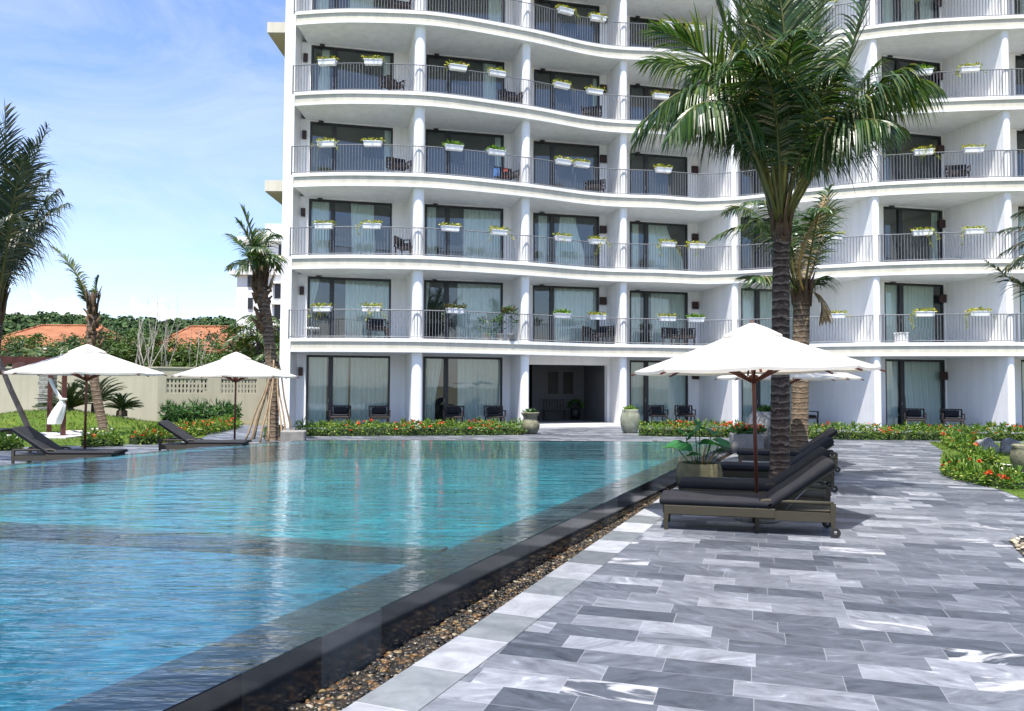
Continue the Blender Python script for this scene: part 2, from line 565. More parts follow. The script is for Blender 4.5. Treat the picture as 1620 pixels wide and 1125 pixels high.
# slate on the pool's outer face and coping
def slate(name, ramp, rough=.22, wide=.62):
    t = NT(name)
    co = t.obj()
    mp = t.n('Mapping'); mp.inputs['Rotation'].default_value = (0, 0, EDGE)
    t.l(co, mp.inputs[0])
    sep = t.n('SeparateXYZ'); t.l(mp.outputs[0], sep.inputs[0])
    vv = t.math('DIVIDE', sep.outputs[1], wide)
    k = t.math('FLOOR', vv)
    wn = t.n('TexWhiteNoise', _noise_dimensions='1D'); t.l(k, wn.inputs['W'])
    ns = t.noise(2.5, 6, .65, mp.outputs[0], 1.0)
    c = t.ramp(wn.outputs['Value'], ramp)
    c = t.mix(.8, c, t.ramp(ns, [(.3, (.55, .55, .55)), (.7, (1.35, 1.35, 1.35))]), 'MULTIPLY')
    fr = t.math('FRACT', vv)
    e = t.math('MULTIPLY', t.math('MINIMUM', fr, t.math('SUBTRACT', 1.0, fr)), wide)
    c = t.mix(t.math('LESS_THAN', e, .004), c, (.02, .022, .025))
    return t.done(t.pbsdf(c, rough, t.bump(ns, .12, .006), .5))
M['slate'] = slate('wet_slate', [(0, (.004, .005, .008)), (.55, (.011, .014, .018)), (.85, (.03, .036, .042)), (1, (.06, .072, .076))], .12)
M['coping'] = slate('coping_slate', [(0, (.008, .011, .016)), (1, (.035, .041, .05))], .3)

# pool interior mosaic
def mosaic(name, a, b):
    t = NT(name)
    co = t.obj()
    br = t.n('TexVoronoi', _feature='F1', _distance='CHEBYCHEV', Scale=12.0); br.inputs['Randomness'].default_value = .25
    t.l(co, br.inputs['Vector'])
    sc_ = t.n('SeparateColor'); t.l(br.outputs['Color'], sc_.inputs[0])
    c = t.ramp(sc_.outputs[0], [(0, a), (1, b)])
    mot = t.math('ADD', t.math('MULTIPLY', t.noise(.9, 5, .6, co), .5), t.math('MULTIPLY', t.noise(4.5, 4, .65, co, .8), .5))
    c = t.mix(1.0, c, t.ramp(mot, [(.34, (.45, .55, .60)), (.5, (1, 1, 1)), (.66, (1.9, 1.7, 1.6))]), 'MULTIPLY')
    return t.done(t.pbsdf(c, .5, None, .3))
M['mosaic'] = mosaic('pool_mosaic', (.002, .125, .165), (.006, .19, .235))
M['divider'] = mosaic('divider_mosaic', (.010, .05, .065), (.03, .085, .10))
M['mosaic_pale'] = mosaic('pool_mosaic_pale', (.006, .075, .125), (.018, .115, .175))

# water: a rippled sheet that mirrors by angle and tints what lies below
t = NT('pool_water')
co = t.obj()
mp = t.n('Mapping'); mp.inputs['Rotation'].default_value = (0, 0, R(6)); mp.inputs['Scale'].default_value = (.40, 1.7, 1)
t.l(co, mp.inputs[0])
n1 = t.noise(1.6, 2, .5, mp.outputs[0], .6)
n2 = t.noise(6.5, 3, .55, mp.outputs[0], .5)
n3 = t.noise(22, 2, .5, mp.outputs[0], .3)
h = t.math('ADD', t.math('MULTIPLY', n1, 1.0), t.math('ADD', t.math('MULTIPLY', n2, .42), t.math('MULTIPLY', n3, .07)))
b = t.bump(h, 1.0, .032)
tr = t.n('BsdfTransparent'); tr.inputs[0].default_value = (.70, .95, .98, 1)
gl = t.n('BsdfGlossy', Roughness=.015); gl.inputs[0].default_value = (1, 1, 1, 1)
t.l(b, gl.inputs['Normal'])
fr = t.n('Fresnel', IOR=1.55); t.l(b, fr.inputs['Normal'])
mx = t.n('MixShader')
t.l(t.math('MULTIPLY', fr.outputs[0], 1.0), mx.inputs[0]); t.l(tr.outputs[0], mx.inputs[1]); t.l(gl.outputs[0], mx.inputs[2])
M['water'] = t.done(mx.outputs[0])

# pebbles
t = NT('pebbles')
rnd = t.n('NewGeometry').outputs['Random Per Island']
c = t.ramp(rnd, [(.0, (.008, .007, .006)), (.45, (.022, .019, .014)), (.72, (.045, .036, .022)), (.86, (.11, .055, .02)), (.96, (.17, .12, .055)), (1, (.30, .27, .21))])
M['pebble'] = t.done(t.pbsdf(c, .42, None, .4))
t = NT('pale_pebbles')
rnd = t.n('NewGeometry').outputs['Random Per Island']
c = t.ramp(rnd, [(.0, (.10, .085, .06)), (.5, (.26, .22, .15)), (.85, (.42, .37, .27)), (1, (.55, .52, .46))])
M['pebble_pale'] = t.done(t.pbsdf(c, .6, None, .4))
M['gravel_base'] = simple('wet_gravel_base', (.05, .04, .028), (.015, .013, .01), 40, .5, .4)
# lawn, soil, hill
def lawnmat(name, a, b, c3):
    t = NT(name)
    co = t.obj()
    f = t.math('ADD', t.math('MULTIPLY', t.noise(.9, 4, .6, co), .55), t.math('MULTIPLY', t.noise(14, 4, .7, co), .45))
    c = t.ramp(f, [(.30, a), (.5, b), (.70, c3)])
    return t.done(t.pbsdf(c, .9, t.bump(t.noise(40, 3, .6, co), .8, .04), .15))
M['lawn'] = lawnmat('lawn_green', (.035, .075, .010), (.075, .13, .015), (.15, .175, .03))
M['ground'] = simple('earth_ground', (.18, .15, .10), (.08, .09, .04), .3, .95, .3)
M['hill'] = simple('hill_ground', (.04, .075, .025), (.02, .045, .015), .05, .95, .3)

# ------------------------------------------------------------------ setting: ground, paving, pool
def sheet(name, poly, z, mat, kind='structure'):
    mb = MB()
    A = sum(poly[i][0] * poly[(i + 1) % len(poly)][1] - poly[(i + 1) % len(poly)][0] * poly[i][1] for i in range(len(poly)))
    if A < 0:
        poly = poly[::-1]
    mb.add([(p[0], p[1], z) for p in poly], [tuple(range(len(poly)))])
    o = mb.build(name, mat)
    o['kind'] = kind
    return o


ED = V((math.sin(EDGE), math.cos(EDGE), 0))        # along the pool edge, away from the camera
EN = V((math.cos(EDGE), -math.sin(EDGE), 0))       # from the pool towards the paving


def edge(Y):
    return V((-1.18 + .418 * (Y - 4.11), Y, 0))


def gravel_w(Y):
    return .30 if Y < 5.5 else max(.07, .30 - .03 * (Y - 5.5))


WZ = .27                     # water level
E0, E1 = edge(-6), edge(20.4)
pool_out = [E0, E1, V((4.2, 20.55, 0)), V((-2, 20.5, 0)), V((-5.4, 20.2, 0)), V((-6.6, 18.4, 0)), V((-7.7, 16.0, 0)), V((-9.1, 12.8, 0)), V((-10.8, 8.2, 0)), V((-12.5, 2, 0)), V((-14, -6, 0))]


def inset(poly, d):
    n = len(poly)
    A = sum(poly[i].x * poly[(i + 1) % n].y - poly[(i + 1) % n].x * poly[i].y for i in range(n))
    s = 1 if A > 0 else -1
    out = []
    for i in range(n):
        a = (poly[i] - poly[i - 1]).normalized(); b = (poly[(i + 1) % n] - poly[i]).normalized()
        na, nb = V((-a.y, a.x, 0)) * s, V((-b.y, b.x, 0)) * s
        k = 1 + na.dot(nb)
        out.append(poly[i] + (na + nb) * (d / k))
    return out


pool_in = inset(pool_out, .52)
# ground round the pool, with the pool cut out, reaching the horizon
mb = MB()
big = [V((-1500, -300, 0)), V((1500, -300, 0)), V((1500, 2500, 0)), V((-1500, 2500, 0))]
hole = inset(pool_out, .1)
if sum(hole[i].x * hole[(i + 1) % len(hole)].y - hole[(i + 1) % len(hole)].x * hole[i].y for i in range(len(hole))) < 0:
    hole = hole[::-1]


def ring_sheet(outer_half, hole, z, name, mat):
    """a ground sheet with a hole: fan strips from the hole out to a square"""
    mb = MB()
    c = sum(hole, V((0, 0, 0))) / len(hole)
    n = len(hole)
    hs = []
    for i in range(n):
        for k in range(4):
            hs.append(hole[i].lerp(hole[(i + 1) % n], k / 4))
    os_ = []
    for p in hs:
        d = (p - c)
        s = outer_half / max(abs(d.x), abs(d.y))
        os_.append(c + d * s)
    n = len(hs)
    vs = [(p.x, p.y, z) for p in hs] + [(p.x, p.y, z) for p in os_]
    mb.add(vs, [(i, n + i, n + (i + 1) % n, (i + 1) % n) for i in range(n)])
    o = mb.build(name, mat)
    o['kind'] = 'structure'
    return o


ring_sheet(2200, hole, -.06, 'ground', M['ground'])
# paved terrace: right of the pool, behind it and to its left
gravel_edge = [edge(Y) + EN * gravel_w(Y) for Y in (-6, 0, 5.5, 8, 10, 13.2, 16, 20.4)]
terr = [p.copy() for p in gravel_edge] + [V((4.9, 20.75, 0)), V((-5.6, 20.4, 0)), V((-6.8, 18.5, 0)), V((-7.9, 16.1, 0)), V((-9.3, 12.9, 0)), V((-11, 8.3, 0)), V((-12.7, 2, 0)), V((-14.2, -6, 0)),
        V((-19.6, -6, 0)), V((-18.4, 2, 0)), V((-17.0, 10, 0)), V((-15.4, 17, 0)), V((-13.6, 20.4, 0)), V((-11.2, 21.7, 0)), V((-10.0, 22.3, 0)), V((-9.4, 23.6, 0)), V((-9.9, 26, 0)), V((-12.2, 31.5, 0)),
        V((-12, 33, 0)), V((-7.5, 33.5, 0)), V((24, 36.5, 0)), V((24, 24.8, 0)), V((13.0, 24.8, 0)), V((11.6, 21.4, 0)), V((9.8, 18.2, 0)), V((8.75, 16.0, 0)), V((8.3, 14.4, 0)), V((8.15, 13.3, 0)), V((7.75, 12.0, 0)), V((8.2, 9.6, 0)), V((12, 6, 0)), V((12, -6, 0))]
sheet('terrace_paving', terr, 0.0, M['paving'])
# border row of larger tiles along the gravel
bl = [edge(Y) + EN * gravel_w(Y) for Y in (-6, 0, 5.5, 8, 10, 13.2, 16, 20.4)]
br_ = [p + EN * .36 for p in bl]
sheet('paving_border', bl + br_[::-1], .004, M['border'])
# gravel channel bottom
sheet('gravel_channel', [edge(-6) - EN * .05, edge(20.4) - EN * .05] + [edge(Y) + EN * (gravel_w(Y) + .02) for Y in (20.4, 13.2, 10, 5.5, -6)], -.055, M['gravel_base'])

ICO = None


def ico(sub=1):
    import bmesh
    bm = bmesh.new()
    bmesh.ops.create_icosphere(bm, subdivisions=sub, radius=1)
    vs = [v.co.copy() for v in bm.verts]
    fs = [tuple(v.index for v in f.verts) for f in bm.faces]
    bm.free()
    return vs, fs


ICO1, ICO2, ICO3 = ico(1), ico(2), ico(3)


def pebbles(name, spots, mat, smin, smax):
    mb = MB()
    vs, fs = ICO1
    vs2, fs2 = ICO2
    for (x, y, z, near) in spots:
        s = random.uniform(smin, smax)
        Mx = Matrix.Translation((x, y, z)) @ Matrix.Rotation(random.uniform(0, 6.3), 4, 'Z') @ Matrix.Rotation(random.uniform(-.35, .35), 4, 'X') @ Matrix.Diagonal((s * random.uniform(.8, 1.5), s * random.uniform(.7, 1.1), s * random.uniform(.4, .65), 1))
        a, b = (vs2, fs2) if near else (vs, fs)
        mb.add([Mx @ v for v in a], b, 0, True)
    o = mb.build(name, mat)
    o['kind'] = 'stuff'
    return o


sp = []
for i in range(9000):
    Y = 3.3 + 17 * (random.random() ** 1.7)
    w = gravel_w(Y)
    p = edge(Y) + EN * random.uniform(.015, w - .02)
    sp.append((p.x, p.y, -.045 + random.uniform(0, .022), Y < 6))
pebbles('gravel', sp, M['pebble'], .010, .026)
# second gravel patch at the right edge
gp = [V((5.42, 8.75, 0)), V((5.05, 7.9, 0)), V((5.9, 7.4, 0)), V((7.4, 8.1, 0)), V((7.2, 9.2, 0)), V((6.2, 9.3, 0))]
sheet('gravel_bed', gp, .004, M['gravel_base'])


def inside(p, poly):
    c = False
    n = len(poly)
    for i in range(n):
        a, b = poly[i], poly[(i + 1) % n]
        if (a[1] > p[1]) != (b[1] > p[1]) and p[0] < (b[0] - a[0]) * (p[1] - a[1]) / (b[1] - a[1]) + a[0]:
            c = not c
    return c


sp = []
while len(sp) < 900:
    p = (random.uniform(5, 7.5), random.uniform(7.3, 9.4))
    if inside(p, gp):
        sp.append((*p, .012 + random.uniform(0, .015), True))
pebbles('pebbles', sp, M['pebble_pale'], .018, .036)

# swimming pool: outer wall, coping, basin, divider
pool = empty('swimming_pool', (0, 12, 0))
tag(pool, 'raised turquoise swimming pool with dark slate rim and overflowing edge', 'swimming pool')
inv = Matrix.Translation((0, -12, 0))


def pbuild(mb, name, mat, parent):
    """build with coordinates given in the world, under a parent that stands unrotated at its location"""
    o = mb.build(name, mat, parent)
    L = V((0, 0, 0))
    q = parent
    while q is not None:
        L += q.location
        q = q.parent
    o.location = -L
    return o


n = len(pool_out)
mb = MB()
for i in range(n):
    a, b = pool_out[i], pool_out[(i + 1) % n]
    mb.add([(a.x, a.y, -.1), (b.x, b.y, -.1), (b.x, b.y, WZ - .004), (a.x, a.y, WZ - .004)], [(0, 1, 2, 3)])
    ai, bi = inset(pool_out, .03)[i], inset(pool_out, .03)[(i + 1) % n]
    mb.add([(a.x, a.y, WZ - .004), (b.x, b.y, WZ - .004), (bi.x, bi.y, WZ - .004), (ai.x, ai.y, WZ - .004)], [(0, 1, 2, 3)])
    mb.add([(ai.x, ai.y, WZ - .004), (bi.x, bi.y, WZ - .004), (bi.x, bi.y, WZ - .03), (ai.x, ai.y, WZ - .03)], [(0, 1, 2, 3)])
pbuild(mb, 'outer_wall', M['slate'], pool)
mb = MB(); mb_rest = MB()
p3 = inset(pool_out, .03)
mb_right = mb
for i in range(n):
    a, b, c, d = p3[i], p3[(i + 1) % n], pool_in[(i + 1) % n], pool_in[i]
    mb = mb_right if i == 0 else mb_rest
    mb.add([(*a.xy, WZ - .03), (*b.xy, WZ - .03), (*c.xy, WZ - .03), (*d.xy, WZ - .03)], [(0, 1, 2, 3)])
    mb.add([(*d.xy, WZ - .03), (*c.xy, WZ - .03), (*c.xy, WZ - .16), (*d.xy, WZ - .16)], [(0, 1, 2, 3)])
pbuild(mb_right, 'coping', M['coping'], pool)
pbuild(mb_rest, 'rim_ledge', M['mosaic'], pool)
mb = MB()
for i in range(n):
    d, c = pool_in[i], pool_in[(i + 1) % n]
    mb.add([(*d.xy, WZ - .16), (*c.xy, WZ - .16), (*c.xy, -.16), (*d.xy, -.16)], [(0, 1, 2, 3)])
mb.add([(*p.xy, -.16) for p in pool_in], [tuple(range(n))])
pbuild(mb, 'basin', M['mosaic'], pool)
# divider between the deep part and the shallow part near the camera
dA, dB = V((-.62, 7.05, 0)), V((-9.9, 9.3, 0))
dd = (dB - dA).normalized(); dn = V((-dd.y, dd.x, 0))
if dn.y > 0:
    dn = -dn
mb = MB()
mb.poly_prism([dA, dB, dB - dn * .20, dA - dn * .20], -.155, WZ - .06)
pbuild(mb, 'divider_wall', M['divider'], pool)
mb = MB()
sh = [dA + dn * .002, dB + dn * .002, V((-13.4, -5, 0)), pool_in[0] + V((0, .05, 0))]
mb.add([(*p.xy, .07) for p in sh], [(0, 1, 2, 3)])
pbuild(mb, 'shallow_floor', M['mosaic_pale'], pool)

# water sheet
mb = MB()
wp = inset(pool_out, .008)
mb.add([(*p.xy, WZ) for p in wp], [tuple(range(n))])
o = mb.build('pool_water', M['water'])
o['kind'] = 'structure'

# lawns
lawn_r = [V((13.0, 24.9, 0)), V((11.55, 21.4, 0)), V((9.75, 18.2, 0)), V((8.7, 16.0, 0)), V((8.25, 14.4, 0)), V((8.1, 13.3, 0)), V((7.7, 12.0, 0)), V((8.15, 9.6, 0)), V((12, 6, 0)), V((24, 6, 0)), V((24, 24.9, 0))]
sheet('lawn', [p + V((.0, 0, 0)) for p in lawn_r], .006, M['lawn'])
lawn_l = [V((-19.6, -6, 0)), V((-18.4, 2, 0)), V((-17.0, 10, 0)), V((-15.4, 17, 0)), V((-13.6, 20.4, 0)), V((-11.2, 21.7, 0)), V((-10.0, 22.3, 0)), V((-9.4, 23.6, 0)), V((-9.9, 26, 0)), V((-12.2, 31.5, 0)), V((-12, 36, 0)), V((-22, 36, 0)), V((-45, 33, 0)), V((-45, -6, 0))]
sheet('lawn', lawn_l, .006, M['lawn'])


def grass_blades(name, poly, count, h0, h1, dens=None):
    mb = MB()
    xs = [p.x for p in poly]; ys = [p.y for p in poly]
    k = 0
    while k < count:
        p = V((random.uniform(min(xs), max(xs)), random.uniform(min(ys), max(ys)), .004))
        if not inside(p, poly) or (dens and random.random() > dens(p)):
            continue
        k += 1
        for j in range(3):
            a = random.uniform(0, 6.28)
            d = V((math.cos(a), math.sin(a), 0))
            s = V((-d.y, d.x, 0)) * .007
            h = random.uniform(h0, h1)
            q = p + V((random.uniform(-.04, .04), random.uniform(-.04, .04), 0))
            mb.add([q - s, q + s, q + d * h * .5 + V((0, 0, h))], [(0, 1, 2)])
    o = mb.build(name, M['grass'])
    o['kind'] = 'stuff'
    return o


grass_blades('grass', lawn_r, 9000, .03, .07, lambda p: 1.0 if (p.x < 15 and p.y > 9) else .1)
grass_blades('grass', [V((-13.8, 20.6, 0)), V((-11.2, 21.9, 0)), V((-10.0, 22.6, 0)), V((-9.6, 23.6, 0)), V((-10.2, 26, 0)), V((-12.8, 31.5, 0)), V((-22, 34, 0)), V((-22, 18, 0))], 7000, .03, .08)
# raised mound of lawn near the left wall
mb = MB()
N = 26
c = V((-18.2, 31.5, 0))
vs, fs = [], []
for i in range(N + 1):
    for k in range(28):
        a = 2 * PI * k / 28
        r = i / N
        z = .62 * (math.cos(r * PI) * .5 + .5) + .05 * noise.noise(V((math.cos(a) * r * 3, math.sin(a) * r * 3, 3)))
        vs.append((c.x + 5.2 * r * math.cos(a), c.y + 3.6 * r * math.sin(a), z * (1 if i < N else 0) - (.0 if i < N else .03)))
for i in range(N):
    for k in range(28):
        k2 = (k + 1) % 28
        fs.append((i * 28 + k, (i + 1) * 28 + k, (i + 1) * 28 + k2, i * 28 + k2))
mb.add(vs, fs, 0, True)
mound = mb.build('lawn_mound', M['lawn']); mound['kind'] = 'structure'
mg = MB()
for _ in range(3800):
    a = random.uniform(0, 2 * PI); r = math.sqrt(random.random()) * .97
    z = .62 * (math.cos(r * PI) * .5 + .5) + .05 * noise.noise(V((math.cos(a) * r * 3, math.sin(a) * r * 3, 3)))
    q0 = V((c.x + 5.2 * r * math.cos(a), c.y + 3.6 * r * math.sin(a), z - .01))
    for j in range(3):
        a = random.uniform(0, 6.28)
        d = V((math.cos(a), math.sin(a), 0)); s_ = V((-d.y, d.x, 0)) * .012
        h = random.uniform(.05, .12)
        q = q0 + V((random.uniform(-.06, .06), random.uniform(-.06, .06), 0))
        mg.add([q - s_, q + s_, q + d * h * .6 + V((0, 0, h))], [(0, 1, 2)])
og = mg.build('grass', M['grass']); og['kind'] = 'stuff'
# stepping stones
for i, (px, py) in enumerate([(118, 684), (160, 680), (196, 677), (228, 676)]):
    p = at_z(px, py, .0)
    mb = MB()
    pl = [(p.x + .42 * math.cos(a) * random.uniform(.85, 1.1), p.y + .36 * math.sin(a) * random.uniform(.85, 1.1)) for a in [k * 2 * PI / 9 for k in range(9)]]
    mb.poly_prism(pl, 0.0, .05)
    tag(mb.build('stepping_stone', M['stepping']), ['pale stepping stone on the left lawn, nearest the tied curtain', 'pale stepping stone on the left lawn beside the slanted palm foot', 'pale stepping stone on the left lawn right of the slanted palm', 'pale stepping stone on the left lawn nearest the wall corner'][i], 'stepping stone', 'stepping stones across the left lawn')
for i, (px, py) in enumerate([(1572, 739), (1606, 743)]):
    p = at_z(px, py, .0)
    mb = MB()
    pl = [(p.x + .5 * math.cos(a) * random.uniform(.85, 1.1), p.y + .55 * math.sin(a) * random.uniform(.85, 1.1)) for a in [k * 2 * PI / 9 for k in range(9)]]
    mb.poly_prism(pl, 0.0, .045)
    tag(mb.build('stepping_stone', M['stepping']), ['pale stepping stone between the two curved flower beds', 'pale stepping stone beside the urn on the right lawn'][i], 'stepping stone', 'stepping stones on the right lawn')

# ------------------------------------------------------------------ the curved hotel block
STOREY = 3.2


def LZ(k):
    return 3.48 + STOREY * (k - 1) if k > 0 else .02


meas = [(469, 19.4, 5), (500, 16.6, 5), (550, 14.4, 5), (600, 15.3, 5), (660, 17.2, 5), (700, 21, 5), (750, 29, 5), (800, 38.5, 5), (840, 46, 5), (880, 55.5, 5), (920, 66, 5), (960, 73, 5), (1000, 75.5, 5), (1040, 77, 5),
        (1110, 430.3, 2), (1165, 429, 2), (1225, 425, 2), (1290, 54.4, 5), (1350, 45, 5), (1400, 38, 5), (1480, 30.6, 5), (1550, 26.7, 5), (1620, 23.9, 5)]
slab_pts = sorted([(lambda p: (p.x, p.y))(at_z(a, b, LZ(k))) for a, b, k in meas])
xl = slab_pts[0][0]
slab_pts += [(slab_pts[-1][0] + d, slab_pts[-1][1] + e) for d, e in ((1.5, -.05), (3, .12), (4.5, .5), (6, 1.1))]


def edge_y(x):
    sw = swx = swy = swxx = swxy = 0
    for a, b in slab_pts:
        w = math.exp(-((a - x) / .95) ** 2)
        dx = a - x
        sw += w; swx += w * dx; swy += w * b; swxx += w * dx * dx; swxy += w * dx * b
    den = sw * swxx - swx * swx
    return (swxx * swy - swx * swxy) / den if abs(den) > 1e-9 else swy / sw


XL, XR = xl, slab_pts[-1][0]
NS = 110
EDGEP = [V((XL + (XR - XL) * i / NS, edge_y(XL + (XR - XL) * i / NS), 0)) for i in range(NS + 1)]


def tip_at(px):
    """point on the slab edge in a picture column"""
    r = ray(px, 612)
    k = r.x / r.y
    for i in range(NS):
        a, b = EDGEP[i], EDGEP[i + 1]
        fa, fb = a.x - k * a.y, b.x - k * b.y
        if fa <= 0 <= fb:
            return a.lerp(b, -fa / (fb - fa))
    return EDGEP[-1].copy()


WANG = R(13.4)
w_ = V((math.cos(WANG), math.sin(WANG), 0))
p_ = V((-math.sin(WANG), math.cos(WANG), 0))


def isect(a, da, b, db):
    """parameter along a+da*t where it meets the line b+db*u (in plan)"""
    den = da.x * db.y - da.y * db.x
    q = b - a
    return (q.x * db.y - q.y * db.x) / den


hotel = empty('hotel_building', (0, 34, 0))
tag(hotel, 'white curved hotel block with wavy balcony rows and dark sliding windows', 'hotel')
FINR = [668, 838, 994, 1172, 1399, 1612]
FINT = [.42, .36, .32, .30, .30, .30]
fins = []
for px, th in zip(FINR, FINT):
    t0 = tip_at(px) + V((0, .14, 0))
    fins.append((t0, th))
t7 = fins[-1][0] + V((5.2, .9, 0))
fins.append((t7, .3))
BAYW = [(490, 32.35), (672, 33.2), (842, 34.7), (996, 36.4), (1172, 35.3), (1401, 33.1), (1614, 32.9)]
WINPX = [(484, 617), (669, 795), (842, 948), (996, 1089), (1173, 1266), (1401, 1499), (1616, 1716)]
LAMPPX = [475, None, 960, 1100, 1284, 1524, 1740]
pierL, pierR = V((at_d(451.5, 10, 31.2).x, 31.25, 0)), V((at_d(468, 10, 31.2).x, 31.25, 0))
bays = []
for i in range(7):
    r = ray(BAYW[i][0], 612)
    A = V((r.x / r.y * BAYW[i][1], BAYW[i][1], 0))
    lf = pierR if i == 0 else fins[i - 1][0]
    ld = V((0, 1, 0)) if i == 0 else p_
    s0 = isect(A, w_, lf, ld)
    rf = fins[i][0] - w_ * fins[i][1]
    s1 = isect(A, w_, rf, p_)
    sw0 = isect(A, w_, V((0, 0, 0)), V((ray(WINPX[i][0], 612).x / ray(WINPX[i][0], 612).y, 1, 0)))
    sw1 = isect(A, w_, V((0, 0, 0)), V((ray(WINPX[i][1], 612).x / ray(WINPX[i][1], 612).y, 1, 0)))
    sw0 = max(sw0, s0 + .03)
    sw1 = min(sw1, s1 - .05)
    bays.append(dict(A=A, s0=s0, s1=s1, w0=sw0, w1=sw1))
TOPK = 6
ZTOP = LZ(TOPK)

# wavy slabs with a white lip, a cream band and a lower white lip
BACK = 44.0


def offset_edge(d):
    out = []
    for i, p in enumerate(EDGEP):
        a, b = EDGEP[max(i - 1, 0)], EDGEP[min(i + 1, NS)]
        t = (b - a).normalized()
        out.append(p + V((t.y, -t.x, 0)) * d)
    return out


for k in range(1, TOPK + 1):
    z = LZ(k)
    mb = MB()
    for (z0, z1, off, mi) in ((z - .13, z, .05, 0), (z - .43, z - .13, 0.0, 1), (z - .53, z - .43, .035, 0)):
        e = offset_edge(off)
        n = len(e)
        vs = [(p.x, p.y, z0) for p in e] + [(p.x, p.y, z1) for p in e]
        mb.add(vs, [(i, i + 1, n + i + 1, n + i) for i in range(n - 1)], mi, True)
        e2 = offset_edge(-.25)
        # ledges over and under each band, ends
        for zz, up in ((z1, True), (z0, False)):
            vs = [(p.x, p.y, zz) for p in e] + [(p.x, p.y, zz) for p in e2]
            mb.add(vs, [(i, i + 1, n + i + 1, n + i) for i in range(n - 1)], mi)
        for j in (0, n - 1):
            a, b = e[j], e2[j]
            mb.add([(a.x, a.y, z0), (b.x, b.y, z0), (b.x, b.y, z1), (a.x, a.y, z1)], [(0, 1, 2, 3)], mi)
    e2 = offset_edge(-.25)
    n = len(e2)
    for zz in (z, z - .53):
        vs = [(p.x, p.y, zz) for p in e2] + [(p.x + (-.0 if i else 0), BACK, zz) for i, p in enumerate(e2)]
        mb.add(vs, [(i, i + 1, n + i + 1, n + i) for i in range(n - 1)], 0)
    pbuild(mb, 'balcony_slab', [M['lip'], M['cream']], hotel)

# roof parapet and roof edge
mb = MB()
e = offset_edge(-1.2)
n = len(e)
e2 = offset_edge(-1.5)
for a in (e, e2):
    vs = [(p.x, p.y, ZTOP) for p in a] + [(p.x, p.y, ZTOP + 1.1) for p in a]
    mb.add(vs, [(i, i + 1, n + i + 1, n + i) for i in range(n - 1)], 0, True)
vs = [(p.x, p.y, ZTOP + 1.1) for p in e] + [(p.x, p.y, ZTOP + 1.1) for p in e2]
mb.add(vs, [(i, i + 1, n + i + 1, n + i) for i in range(n - 1)], 0)
pbuild(mb, 'parapet', M['white'], hotel)

# partition walls between the bays, full height, with rounded fronts
for i, (t0, th) in enumerate(fins):
    L = 0
    for j in (i, i + 1):
        if j < 7:
            b = bays[j]
            L = max(L, isect(t0, p_, b['A'], w_))
    L += .28
    prof = []
    for k in range(9):
        a = PI * k / 8
        prof.append(t0 + p_ * (th * .38 * (1 - math.sin(a))) - w_ * (th / 2) + w_ * (th / 2 * math.cos(a)))
    poly = [(q.x, q.y) for q in prof] + [((t0 + p_ * L - w_ * th).x, (t0 + p_ * L - w_ * th).y), ((t0 + p_ * L).x, (t0 + p_ * L).y)]
    mb = MB()
    for k in range(0, TOPK):
        mb.poly_prism(poly, -.05 if k == 0 else LZ(k) - .05, LZ(k + 1) - .5)
    pbuild(mb, 'partition_wall', M['white'], hotel)

# end pier and end wall
mb = MB()
mb.poly_prism([(pierL.x, pierL.y), (pierR.x, pierR.y), (pierR.x, pierR.y + 2.6), (pierL.x, pierL.y + 2.6)], -.05, ZTOP + 1.2)
mb.poly_prism([(pierL.x + .002, pierL.y + 2.6), (pierL.x + .3, pierL.y + 2.6), (pierL.x + .3, BACK), (pierL.x + .002, BACK)], -.05, ZTOP + 1.2)
pbuild(mb, 'end_wall', M['white'], hotel)
# cream overhanging balconies on the end wall
for (pxl, pyt, pyb, k) in ((423, 35, 52, 5), (419, 285, 303, 3)):
    a, b = at_d(pxl, pyt, 33), at_d(pxl, pyb, 33)
    mb = MB()
    x0, x1 = a.x, pierL.x + .01
    mb.box(((x0 + x1) / 2, 35.6, (a.z + b.z) / 2 + .01), (x1 - x0, 5.2, a.z - b.z - .02), 0)
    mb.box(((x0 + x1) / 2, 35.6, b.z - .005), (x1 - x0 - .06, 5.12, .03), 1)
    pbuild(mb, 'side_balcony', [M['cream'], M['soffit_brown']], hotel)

# facade walls with openings, interior room linings
def wbox(mb, b, s0, s1, z0, z1, d0, d1, mi=0):
    c = b['A'] + w_ * ((s0 + s1) / 2) + p_ * ((d0 + d1) / 2)
    mb.box((c.x, c.y, (z0 + z1) / 2), (s1 - s0, d1 - d0, z1 - z0), mi, WANG)


def wtop(k):
    return LZ(k) + (2.63 if k else 2.88)


